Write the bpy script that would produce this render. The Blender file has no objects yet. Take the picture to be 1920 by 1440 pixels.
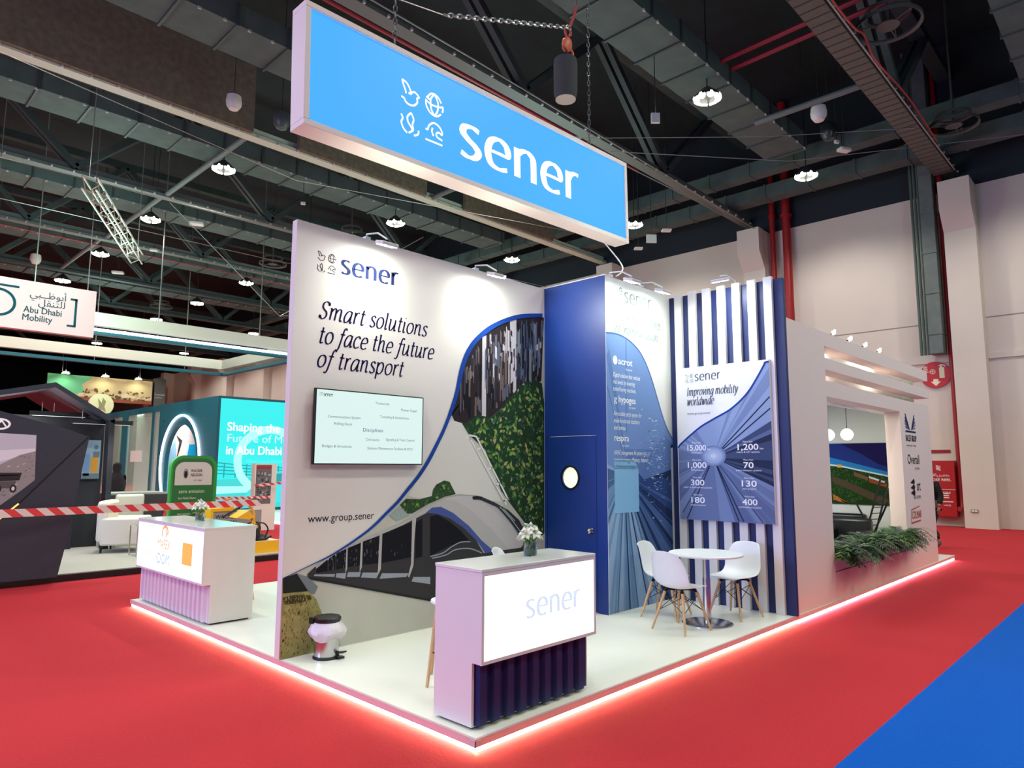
import bpy, math, random
from mathutils import Vector, Matrix
SC = bpy.context.scene
COL = SC.collection
rnd = random.Random(11)
PI = math.pi

# ------------------------------------------------------------------ camera, world, lights, exposure
cam_d = bpy.data.cameras.new('camera'); cam = bpy.data.objects.new('camera', cam_d); COL.objects.link(cam)
cam_d.sensor_width = 36.0; cam_d.lens = 1285.94/1920*36.0; cam_d.clip_end = 400
YAW, PITCH, ROLL = 0.76778, 0.118907, 0.003908
_f = Vector((math.cos(YAW)*math.cos(PITCH), math.sin(YAW)*math.cos(PITCH), math.sin(PITCH)))
_r = Vector((math.sin(YAW), -math.cos(YAW), 0)); _u = _r.cross(_f)
_rr = math.cos(ROLL)*_r + math.sin(ROLL)*_u; _uu = -math.sin(ROLL)*_r + math.cos(ROLL)*_u
_m = Matrix((_rr, _uu, -_f)).transposed().to_4x4(); _m.translation = Vector((-3.0804, -3.2780, 1.78696))
cam.matrix_world = _m
SC.camera = cam
SC.view_settings.view_transform = 'Standard'; SC.view_settings.look = 'None'
SC.view_settings.exposure = 0.12; SC.view_settings.gamma = 1.0; SC.view_settings.use_curve_mapping = False

w = bpy.data.worlds.new('hall_air'); SC.world = w; w.use_nodes = True
w.node_tree.nodes['Background'].inputs[0].default_value = (0.75, 0.86, 0.95, 1)
w.node_tree.nodes['Background'].inputs[1].default_value = 0.06

def lamp(name, kind, loc, energy, color=(1, 1, 1), size=.2, target=None, spot=None, blend=.5, sizey=None):
    d = bpy.data.lights.new(name, kind); d.energy = energy; d.color = color
    if kind == 'AREA':
        d.size = size
        if sizey: d.shape = 'RECTANGLE'; d.size_y = sizey
    else: d.shadow_soft_size = size
    if kind == 'SPOT': d.spot_size = math.radians(spot or 90); d.spot_blend = blend
    o = bpy.data.objects.new(name, d); COL.objects.link(o); o.location = loc
    if target is not None:
        o.rotation_euler = (Vector(target)-Vector(loc)).to_track_quat('-Z', 'Y').to_euler()
    return o
BAY_X = (-14.0, -7.4, -1.0, 5.4, 12.0, 18.4)
BAY_Y = (-8.6, -2.0, 4.5, 11.0, 17.5, 23.9, 30.1, 36.3, 42.7, 49.0, 55.2)
for bx in BAY_X:
    for by in BAY_Y:
        lamp('high_bay_beam', 'SPOT', (bx, by, 10.75), 600, (1.0, .97, .91), .25, (bx, by, 0), 150, .6)
# flood lights on the stand walls (the lamps themselves are built below)
FLOODS = [((0.80, 2.20, 3.97), (0, .28, -1)), ((2.33, 2.20, 3.97), (0, .28, -1)),
          ((3.66, 1.24, 3.99), (0, .28, -1)), ((4.34, 1.24, 3.99), (0, .28, -1)), ((4.62, .60, 4.07), (.28, 0, -1))]
for p, d in FLOODS:
    v = Vector(d).normalized(); e = .7 if p[0] > 3 else 1.
    lamp('deck_bounce_fill', 'SPOT', Vector(p)+Vector((-d[0]*.9, -d[1]*.9, .12)), 26, (.92, 1.0, .80), .05, Vector(p)+Vector((-d[0]*.9, -d[1]*.9, 9)), 165, .8)  # added upward spot, standing in for deck bounce on the sign underside
    lamp('flood_beam', 'AREA', Vector(p)+v*.05, 10*e, (.92, 1.0, .90), .16, Vector(p)+v, sizey=.12)
    lamp('flood_spill', 'SPOT', Vector(p)+Vector((0, 0, -.06)), 20*e, (.95, 1.0, .88), .06, Vector(p)+Vector((-d[0]*.5, -d[1]*.5, -2)), 130, .7)
lamp('added_side_spot', 'SPOT', (2.36, 2.15, 3.93), 110, (.92, 1.0, .95), .06, (3.53, 1.92, 3.62), 75, 1.0)  # extra spot added beside a mural flood, for the glow on the navy wall
lamp('assumed_violet_fill', 'AREA', (-15, 5.0, 4.5), 1350, (.36, .41, 1.0), 4.0, (0, 3, 1.2))  # assumed off-view source, added to tint the left-facing surfaces violet
for p in ((9, -7, 7), (11, 9, 7.5), (-7, 13, 7), (3, 21, 8), (16, 24, 8), (8, 38, 8)):
    lamp('cool_roof_fill', 'POINT', p, 620, (.56, .95, .88), 1.5)  # unseen fill points added to lift and cool the dark roof

# ------------------------------------------------------------------ materials
def lin(c):
    return tuple(((v/255)/12.92 if v/255 <= .04045 else ((v/255+.055)/1.055)**2.4) for v in c)
_MC = {}
def M(name, rgb, rough=.55, metal=0., emit=0., noise=0., scale=30., bump=0., spec=None, trans=0., alpha=1., ecol=None, stretch=None, dark=1.):
    key = (name, rgb, rough, metal, emit)
    if key in _MC: return _MC[key]
    m = bpy.data.materials.new(name); m.use_nodes = True; nt = m.node_tree; b = nt.nodes['Principled BSDF']
    c = lin(rgb)+(1,)
    b.inputs['Base Color'].default_value = tuple(v*dark for v in c[:3])+(1,); b.inputs['Roughness'].default_value = rough; b.inputs['Metallic'].default_value = metal
    if spec is not None: b.inputs['Specular IOR Level'].default_value = spec
    if trans: b.inputs['Transmission Weight'].default_value = trans; b.inputs['IOR'].default_value = 1.45
    if alpha < 1: b.inputs['Alpha'].default_value = alpha
    if emit:
        b.inputs['Emission Color'].default_value = (lin(ecol)+(1,)) if ecol else c
        b.inputs['Emission Strength'].default_value = emit
    if noise or bump:
        tc = nt.nodes.new('ShaderNodeTexCoord'); mp = nt.nodes.new('ShaderNodeMapping'); nz = nt.nodes.new('ShaderNodeTexNoise')
        nt.links.new(tc.outputs['Object'], mp.inputs[0]); nt.links.new(mp.outputs[0], nz.inputs['Vector'])
        nz.inputs['Scale'].default_value = scale; nz.inputs['Detail'].default_value = 5
        if stretch: mp.inputs['Scale'].default_value = stretch
        if noise:
            rp = nt.nodes.new('ShaderNodeValToRGB'); nt.links.new(nz.outputs['Fac'], rp.inputs[0])
            rp.color_ramp.elements[0].position = .3; rp.color_ramp.elements[1].position = .7
            rp.color_ramp.elements[0].color = tuple(v*(1-noise) for v in c[:3])+(1,)
            rp.color_ramp.elements[1].color = tuple(min(1, v*(1+noise)) for v in c[:3])+(1,)
            nt.links.new(rp.outputs[0], b.inputs['Base Color'])
        if bump:
            bp = nt.nodes.new('ShaderNodeBump'); bp.inputs['Strength'].default_value = bump; bp.inputs['Distance'].default_value = .01
            nt.links.new(nz.outputs['Fac'], bp.inputs['Height']); nt.links.new(bp.outputs[0], b.inputs['Normal'])
    _MC[key] = m
    return m
def ink(rgb): return M('print_ink_%d_%d_%d' % rgb, rgb, .85, spec=.08)
WHITE = M('white_laminate', (228, 226, 222), .35)
PANEL = M('white_panel_paint', (222, 216, 211), .8, spec=.15)
NAVY = M('navy_laminate', (16, 50, 124), .40)
NAVYD = M('deep_navy_paint', (16, 36, 92), .5)
BLACK = M('black_plastic', (14, 14, 16), .4)
DGREY = M('dark_grey_metal', (52, 56, 56), .5, .3)
CHROME = M('brushed_steel', (200, 200, 200), .22, 1.0, noise=.06, scale=8, stretch=(40, 40, .5))
GLASS = M('clear_glass', (235, 245, 240), .03, trans=1.)
SHELLW = M('white_moulded_plastic', (236, 238, 238), .35)
WOOD = M('pale_beech', (205, 165, 118), .5, noise=.12, scale=6, stretch=(8, 8, 1))
WIRE = M('black_wire', (18, 18, 20), .4, .5)
LIGHTBOX = M('backlit_white_panel', (255, 255, 250), .5, emit=1.7, dark=.2)
LED = M('warm_led_strip', (255, 240, 200), .5, emit=36.)
LEDP = M('pinkish_led_strip', (255, 206, 224), .5, emit=36.)
LEDW = M('cool_led_strip', (232, 236, 255), .5, emit=4.)
CABLE = M('steel_cable', (150, 150, 145), .4, .6)

# ------------------------------------------------------------------ mesh builder
class Pl:
    def __init__(s, o, u, v):
        s.o = Vector(o); s.u = Vector(u).normalized(); s.v = Vector(v).normalized(); s.n = s.u.cross(s.v)
    def at(s, a, b, off=0.): return s.o+s.u*a+s.v*b+s.n*off
def PY(y, x0=0, z0=0): return Pl((x0, y, z0), (1, 0, 0), (0, 0, 1))        # faces -y
def PX(x, y0=0, z0=0): return Pl((x, y0, z0), (0, -1, 0), (0, 0, 1))       # faces -x, a = -y
def crom(pts, n=6, closed=False):
    out = []; L = len(pts)
    if L < 3: return [tuple(p) for p in pts]
    rng = range(L if closed else L-1)
    for i in rng:
        g = (lambda k: pts[k % L]) if closed else (lambda k: pts[min(max(k, 0), L-1)])
        p0, p1, p2, p3 = g(i-1), g(i), g(i+1), g(i+2)
        for j in range(n):
            t = j/n
            out.append(tuple(.5*((2*b)+(-a+c)*t+(2*a-5*b+4*c-d)*t*t+(-a+3*b-3*c+d)*t**3) for a, b, c, d in zip(p0, p1, p2, p3)))
    if not closed: out.append(tuple(pts[-1]))
    return out
class MB:
    def __init__(s): s.v = []; s.f = []; s.m = []
    def add(s, vs, fs, mi=0):
        k = len(s.v); s.v += [tuple(p) for p in vs]
        for f in fs: s.f.append(tuple(i+k for i in f)); s.m.append(mi)
        return s
    def box(s, a, b, mi=0):
        (x0, y0, z0), (x1, y1, z1) = a, b
        return s.add([(x0, y0, z0), (x1, y0, z0), (x1, y1, z0), (x0, y1, z0), (x0, y0, z1), (x1, y0, z1), (x1, y1, z1), (x0, y1, z1)],
                     [(0, 3, 2, 1), (4, 5, 6, 7), (0, 1, 5, 4), (1, 2, 6, 5), (2, 3, 7, 6), (3, 0, 4, 7)], mi)
    def cbox(s, c, d, mi=0, mat=None):
        hx, hy, hz = d[0]/2, d[1]/2, d[2]/2; mat = mat or Matrix.Identity(3)
        vs = [Vector(c)+mat @ Vector(p) for p in ((-hx, -hy, -hz), (hx, -hy, -hz), (hx, hy, -hz), (-hx, hy, -hz), (-hx, -hy, hz), (hx, -hy, hz), (hx, hy, hz), (-hx, hy, hz))]
        return s.add(vs, [(0, 3, 2, 1), (4, 5, 6, 7), (0, 1, 5, 4), (1, 2, 6, 5), (2, 3, 7, 6), (3, 0, 4, 7)], mi)
    def bar(s, p, q, w=.05, h=None, mi=0):
        p, q = Vector(p), Vector(q); h = h or w; d = (q-p).normalized()
        up = Vector((0, 0, 1)) if abs(d.z) < .95 else Vector((0, 1, 0))
        a = d.cross(up).normalized()*w/2; b = a.cross(d).normalized()*h/2
        vs = [p-a-b, p+a-b, p+a+b, p-a+b, q-a-b, q+a-b, q+a+b, q-a+b]
        return s.add(vs, [(0, 3, 2, 1), (4, 5, 6, 7), (0, 1, 5, 4), (1, 2, 6, 5), (2, 3, 7, 6), (3, 0, 4, 7)], mi)
    def tube(s, pts, r, n=8, mi=0, caps=True):
        pts = [Vector(p) for p in pts]; L = len(pts); rs = r if isinstance(r, (list, tuple)) else [r]*L
        vs = []; fs = []; prev = None
        for i, p in enumerate(pts):
            t = (pts[min(i+1, L-1)]-pts[max(i-1, 0)]).normalized()
            if prev is None:
                up = Vector((0, 0, 1)) if abs(t.z) < .9 else Vector((1, 0, 0)); a = t.cross(up).normalized()
            else:
                a = (prev-t*prev.dot(t))
                a = a.normalized() if a.length > 1e-6 else t.orthogonal().normalized()
            prev = a; b = t.cross(a)
            for k in range(n):
                g = 2*PI*k/n; vs.append(p+(a*math.cos(g)+b*math.sin(g))*rs[i])
        for i in range(L-1):
            for k in range(n): fs.append((i*n+k, i*n+(k+1) % n, (i+1)*n+(k+1) % n, (i+1)*n+k))
        if caps: fs.append(tuple(range(n))[::-1]); fs.append(tuple(range((L-1)*n, L*n)))
        return s.add(vs, fs, mi)
    def lathe(s, prof, c=(0, 0, 0), n=24, mi=0, mat=None, sx=1., sy=1., caps=True):
        vs = []; fs = []; L = len(prof); c = Vector(c); mat = mat or Matrix.Identity(3)
        for r, z in prof:
            for k in range(n):
                g = 2*PI*k/n; vs.append(c+mat @ Vector((r*math.cos(g)*sx, r*math.sin(g)*sy, z)))
        for i in range(L-1):
            for k in range(n): fs.append((i*n+k, i*n+(k+1) % n, (i+1)*n+(k+1) % n, (i+1)*n+k))
        if caps and prof[0][0] > 1e-6: fs.append(tuple(range(n))[::-1])
        if caps and prof[-1][0] > 1e-6: fs.append(tuple(range((L-1)*n, L*n)))
        return s.add(vs, fs, mi)
    def prism(s, pl, poly, t=0., off=0., mi=0):
        """flat polygon on plane pl; thickness t behind it"""
        n = len(poly); top = [pl.at(a, b, off) for a, b in poly]
        if not t: return s.add(top, [tuple(range(n))], mi)
        bot = [pl.at(a, b, off-t) for a, b in poly]
        fs = [tuple(range(n)), tuple(range(n, 2*n))[::-1]]+[(i, i+n, (i+1) % n+n, (i+1) % n) for i in range(n)]
        return s.add(top+bot, fs, mi)
    def rect(s, pl, a0, b0, a1, b1, off=0., mi=0, t=0.):
        return s.prism(pl, [(a0, b0), (a1, b0), (a1, b1), (a0, b1)], t, off, mi)
    def ellipse(s, pl, a, b, ra, rb, off=0., mi=0, n=28, t=0.):
        return s.prism(pl, [(a+ra*math.cos(2*PI*k/n), b+rb*math.sin(2*PI*k/n)) for k in range(n)], t, off, mi)
    def ring(s, pl, a, b, ra, rb, wd, off=0., mi=0, n=36, g0=0., g1=2*PI):
        vs = []; 
        for k in range(n+1):
            g = g0+(g1-g0)*k/n
            vs += [pl.at(a+ra*math.cos(g), b+rb*math.sin(g), off), pl.at(a+(ra-wd)*math.cos(g), b+(rb-wd)*math.sin(g), off)]
        return s.add(vs, [(2*k, 2*k+2, 2*k+3, 2*k+1) for k in range(n)], mi)
    def ribbon(s, pl, pts, wd, off=0., mi=0, smooth=True, closed=False, n=6):
        """a stroke on a plane; wd a number or (thin, thick, angle) like a broad nib"""
        q = crom(pts, n, closed) if smooth else [tuple(p) for p in pts]
        if closed: q.append(q[0])
        vs = []; L = len(q)
        for i, p in enumerate(q):
            a = q[i-1] if i else (q[-2] if closed else q[0]); b = q[i+1] if i < L-1 else (q[1] if closed else q[-1])
            dx, dy = b[0]-a[0], b[1]-a[1]; l = math.hypot(dx, dy) or 1; dx /= l; dy /= l
            ww = wd if not isinstance(wd, tuple) else wd[0]+(wd[1]-wd[0])*abs(dy*math.cos(wd[2])-dx*math.sin(wd[2]))
            vs += [pl.at(p[0]-dy*ww/2, p[1]+dx*ww/2, off), pl.at(p[0]+dy*ww/2, p[1]-dx*ww/2, off)]
        return s.add(vs, [(2*i, 2*i+1, 2*i+3, 2*i+2) for i in range(L-1)], mi)
    def text(s, pl, body, a, b, cap, width=None, off=.002, mi=0, bold=0., shear=0., align='L', maxw=None):
        c = bpy.data.curves.new('lettering', 'FONT'); c.body = body; c.size = cap/.73; c.shear = shear; c.resolution_u = 3
        o = bpy.data.objects.new('lettering', c); me = o.to_mesh()
        xs = [v.co.x for v in me.vertices]
        if xs:
            x0, x1 = min(xs), max(xs); k = (width/(x1-x0)) if width else 1.
            if maxw and (x1-x0)*k > maxw: k = maxw/(x1-x0)
            sh = {'L': 0, 'C': -(x1-x0)*k/2, 'R': -(x1-x0)*k}[align]
            for e, (ex, ey) in enumerate(((0, 0), (bold*cap, 0), (-bold*cap, 0), (0, bold*cap*.7), (0, -bold*cap*.7)) if bold else ((0, 0),)):
                s.add([pl.at(a+sh+ex+(v.co.x-x0)*k, b+ey+v.co.y, off+e*.00003) for v in me.vertices], [tuple(p.vertices) for p in me.polygons], mi)
        o.to_mesh_clear(); bpy.data.objects.remove(o); bpy.data.curves.remove(c)
        return s
    def build(s, name, mats, off=None, flat=False):
        me = bpy.data.meshes.new(name); o0 = Vector(off) if off is not None else Vector((0, 0, 0))
        me.from_pydata([tuple(Vector(v)-o0) for v in s.v], [], s.f)
        for m in (mats if isinstance(mats, (list, tuple)) else [mats]): me.materials.append(m)
        me.polygons.foreach_set('material_index', s.m)
        me.polygons.foreach_set('use_smooth', [not flat]*len(s.f))
        me.update(); me.validate()
        if not flat: me.set_sharp_from_angle(angle=math.radians(38))
        o = bpy.data.objects.new(name, me); COL.objects.link(o)
        return o
OFF = {}
def thing(name, label, cat, loc=(0, 0, 0), group=None, rot=None, local=False):
    o = bpy.data.objects.new(name, None); COL.objects.link(o); o.location = loc; o.empty_display_size = .1
    if rot: o.rotation_euler = rot
    OFF[o.name] = Vector((0, 0, 0)) if (local or rot) else Vector(loc)
    o['label'] = label; o['category'] = cat
    if group: o['group'] = group
    return o
def part(mb, name, mats, parent, label=None, bevel=0., stuff=False, solid=0., subd=0, flat=False):
    off = OFF[parent.name]; o = mb.build(name, mats, off, flat); o.parent = parent; OFF[o.name] = off
    if label: o['label'] = label
    if stuff: o['kind'] = 'stuff'
    mods(o, bevel, solid, subd)
    return o
def mods(o, bevel=0., solid=0., subd=0):
    if solid:
        m = o.modifiers.new('solid', 'SOLIDIFY'); m.thickness = solid; m.offset = 0
    if subd:
        m = o.modifiers.new('subd', 'SUBSURF'); m.levels = subd; m.render_levels = subd
    if bevel:
        m = o.modifiers.new('bevel', 'BEVEL'); m.width = bevel; m.segments = 2; m.limit_method = 'ANGLE'; m.angle_limit = math.radians(50)
def solo(mb, name, mats, label, cat, loc=(0, 0, 0), group=None, bevel=0., stuff=False):
    o = mb.build(name, mats, loc); o.location = loc; o['label'] = label; o['category'] = cat; OFF[o.name] = Vector(loc)
    if group: o['group'] = group
    if stuff: o['kind'] = 'stuff'
    mods(o, bevel); return o
def struct(mb, name, mats, parent=None):
    o = mb.build(name, mats)
    if parent: o.parent = parent
    else: o['kind'] = 'structure'
    OFF[o.name] = Vector((0, 0, 0))
    return o
def dup(root, loc, rz=0., label=None, group=None):
    r = root.copy(); COL.objects.link(r); r.location = loc; r.rotation_euler = (root.rotation_euler.x, root.rotation_euler.y, rz)
    if label: r['label'] = label
    if group: r['group'] = group
    for ch in list(root.children):
        c = ch.copy(); COL.objects.link(c); c.parent = r
        for g in ch.children:
            d = g.copy(); COL.objects.link(d); d.parent = c
    return r
def inside(p, poly):
    x, y = p; c = False; n = len(poly)
    for i in range(n):
        (x0, y0), (x1, y1) = poly[i], poly[i-1]
        if (y0 > y) != (y1 > y) and x < (x1-x0)*(y-y0)/(y1-y0)+x0: c = not c
    return c

# ------------------------------------------------------------------ drawn lettering (slanted book face and the wordmark)
_ARCH = [(.14, .6), (.33, .9), (.52, 1.), (.68, .88), (.70, .5), (.70, .14), (.78, .0), (.92, .1)]
GL = {
 'o': (.92, [[(.45, 1.), (.18, .86), (.06, .5), (.17, .12), (.43, 0.), (.70, .14), (.83, .5), (.72, .88), (.45, 1.)]]),
 'e': (.84, [[(.09, .47), (.4, .50), (.74, .58), (.72, .85), (.48, 1.), (.2, .86), (.06, .45), (.16, .1), (.42, 0.), (.76, .13)]]),
 'c': (.78, [[(.72, .82), (.58, .99), (.38, .98), (.16, .8), (.06, .42), (.16, .1), (.4, 0.), (.72, .14)]]),
 'a': (.98, [[(.78, .92), (.5, 1.), (.22, .82), (.06, .4), (.13, .06), (.32, 0.), (.56, .18), (.76, .6)], [(.8, 1.), (.76, .5), (.75, .14), (.82, 0.), (.96, .1)]]),
 'n': (.98, [[(.0, .92), (.14, .99)], [(.14, .99), (.14, 0.)], _ARCH]),
 'm': (1.52, [[(.0, .92), (.14, .99)], [(.14, .99), (.14, 0.)], [(.14, .6), (.32, .9), (.5, 1.), (.64, .88), (.66, .5), (.66, 0.)], [(x+.52, y) for x, y in _ARCH]]),
 'h': (.98, [[(.0, 1.44), (.14, 1.5)], [(.14, 1.5), (.14, 0.)], _ARCH]),
 'r': (.64, [[(.0, .92), (.14, .99)], [(.14, .99), (.14, 0.)], [(.14, .6), (.28, .88), (.45, 1.), (.58, .95)]]),
 's': (.68, [[(.60, .84), (.40, 1.), (.17, .88), (.16, .68), (.36, .52), (.56, .34), (.57, .13), (.33, 0.), (.05, .13)]]),
 't': (.60, [[(.28, 1.32), (.25, .7), (.24, .2), (.32, 0.), (.54, .1)], [(.04, .96), (.54, .96)]]),
 'u': (1.0, [[(.0, .92), (.13, .99), (.13, .6), (.13, .2), (.26, 0.), (.5, .12), (.72, .55)], [(.75, 1.), (.75, .5), (.75, .14), (.82, 0.), (.96, .1)]]),
 'i': (.42, [[(.0, .92), (.14, .99)], [(.14, .99), (.14, .5), (.14, .12), (.22, 0.), (.36, .1)], [(.16, 1.30), (.22, 1.36)]]),
 'l': (.42, [[(.0, 1.44), (.14, 1.5)], [(.14, 1.5), (.14, .6), (.14, .12), (.22, 0.), (.36, .1)]]),
 'f': (.60, [[(.74, 1.38), (.62, 1.5), (.46, 1.42), (.36, 1.0), (.27, .3), (.18, -.2), (.04, -.42), (-.14, -.36)], [(.08, .96), (.62, .96)]]),
 'p': (.98, [[(.0, .92), (.14, .99)], [(.14, .99), (.14, -.46)], [(.14, .6), (.33, .92), (.58, 1.), (.80, .8), (.80, .35), (.60, .05), (.38, 0.), (.14, .16)]]),
 'b': (.94, [[(.0, 1.44), (.14, 1.5)], [(.14, 1.5), (.14, .1)], [(.14, .6), (.33, .92), (.58, 1.), (.80, .8), (.80, .35), (.58, .04), (.34, 0.), (.14, .12)]]),
 'd': (.98, [[(.76, .92), (.5, 1.), (.22, .82), (.06, .4), (.13, .06), (.32, 0.), (.56, .18), (.76, .6)], [(.66, 1.46), (.78, 1.5)], [(.78, 1.5), (.76, .6), (.75, .14), (.82, 0.), (.96, .1)]]),
 'g': (.92, [[(.78, .92), (.5, 1.), (.22, .82), (.06, .42), (.13, .08), (.32, .02), (.56, .2), (.76, .6)], [(.8, 1.), (.76, .3), (.70, -.25), (.42, -.46), (.06, -.34)]]),
 'v': (.80, [[(.0, .94), (.12, .97), (.30, .0)], [(.30, .0), (.58, .5), (.70, .9), (.62, 1.)]]),
 'w': (1.2, [[(.0, .94), (.12, .97), (.26, .0)], [(.26, .0), (.60, .95)], [(.60, .95), (.68, .0)], [(.68, .0), (.96, .5), (1.08, .9), (1.0, 1.)]]),
 'y': (.84, [[(.0, .92), (.12, .98), (.32, .05)], [(.76, 1.), (.56, .4), (.30, -.2), (.10, -.44), (-.06, -.38)]]),
 'S': (.94, [[(.82, 1.16), (.70, 1.40), (.45, 1.44), (.22, 1.30), (.17, 1.0), (.36, .78), (.64, .60), (.72, .30), (.54, .03), (.26, 0.), (.06, .28)], [(.82, 1.16), (.84, 1.40)], [(.06, .28), (.03, .02)]]),
 'I': (.52, [[(.22, 1.42), (.22, 0.)], [(.06, 1.42), (.38, 1.42)], [(.06, 0.), (.38, 0.)]]), ' ': (.42, []), '.': (.3, [[(.1, .02), (.17, .1)]]),
}
UP = dict(GL)
UP['s'] = (.74, [[(.64, .93), (.42, 1.), (.18, .93), (.12, .74), (.28, .57), (.50, .42), (.62, .24), (.50, .05), (.28, 0.), (.05, .08)]])
UP['e'] = (.90, [[(.10, .53), (.45, .53), (.78, .55), (.74, .85), (.48, 1.), (.2, .86), (.08, .5), (.18, .12), (.46, 0.), (.76, .07)]])
UP['n'] = (.94, [[(.12, 1.), (.12, 0.)], [(.12, .78), (.3, .95), (.52, 1.), (.72, .84), (.75, .5), (.75, 0.)]])
UP['r'] = (.62, [[(.12, 1.), (.12, 0.)], [(.12, .7), (.26, .92), (.44, 1.), (.58, .98)]])
def script(mb, pl, body, a, b, xh, width=None, wt=(.075, .175, .35), slant=.26, off=.002, mi=0, table=None, track=.10, n=5):
    table = table or GL; x = 0.; strokes = []
    for ch in body:
        adv, st = table.get(ch, (.6, []))
        for s in st: strokes.append([(x+px+slant*py, py) for px, py in s])
        x += adv+track
    tot = x-track
    k = width/(tot*xh) if width else 1.
    for s in strokes:
        mb.ribbon(pl, [(a+p*xh*k, b+q*xh) for p, q in s], (wt[0]*xh, wt[1]*xh, wt[2]), off, mi, smooth=len(s) > 2, n=n)
    return tot*xh*k
ICON = [
 (0, 1, [[(.06, 1.), (.14, .78), (.24, .58), (.27, .44)], [(.06, 1.), (.30, .93), (.48, .72), (.54, .52)], [(.54, .52), (.62, .63), (.78, .66), (.98, .52), (.87, .44), (.88, .26), (.72, .07), (.48, .0), (.27, .06), (.16, .2), (.02, .22)], [(.4, .5), (.5, .52), (.56, .5)]]),
 (1, 1, [[(.1, .72), (.3, .95), (.5, 1.), (.72, .93), (.9, .72)], [(.97, .6), (1., .45), (.95, .3)], [(.88, .2), (.7, .05), (.5, 0.), (.3, .05), (.12, .2), (.03, .38), (.03, .6)], [(.5, 1.), (.32, .75), (.28, .5), (.34, .22), (.5, 0.)], [(.5, 1.), (.68, .75), (.72, .5), (.66, .22), (.5, 0.)], [(.03, .56), (.3, .46), (.7, .48), (1., .56)], [(.03, .72), (.25, .66)]]),
 (0, 0, [[(.55, 1.), (.36, .78), (.38, .55), (.55, .36), (.6, .22), (.42, .06)], [(.55, 1.), (.68, .75), (.62, .5), (.66, .3), (.6, .18)], [(.02, .78), (.10, .62), (.03, .42), (.14, .18), (.34, .04)], [(.96, .34), (.92, .16), (.70, .03)]]),
 (1, 0, [[(.0, .58), (.12, .58), (.2, .78), (.45, .98), (.75, .93), (.94, .72), (.92, .58), (.76, .64), (.62, .55), (.66, .4), (.96, .33)], [(.4, .74), (.36, .56), (.46, .38)], [(.0, .1), (.96, .1)]]),
]
def icons(mb, pl, a, b, size, off=.002, mi=0, wd=.085):
    c = size*.42
    for i, j, st in ICON:
        for s in st:
            mb.ribbon(pl, [(a+i*size*.56+x*c, b+j*size*.56+y*c) for x, y in s], wd*c, off, mi, smooth=len(s) > 2)
def wordmark(mb, pl, a, b, w, h, off=.002, mi=0, heavy=.24):
    script(mb, pl, 'sener', a, b, h, w, (.105, heavy, 0.), 0., off, mi, UP, .12, 8)

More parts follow.
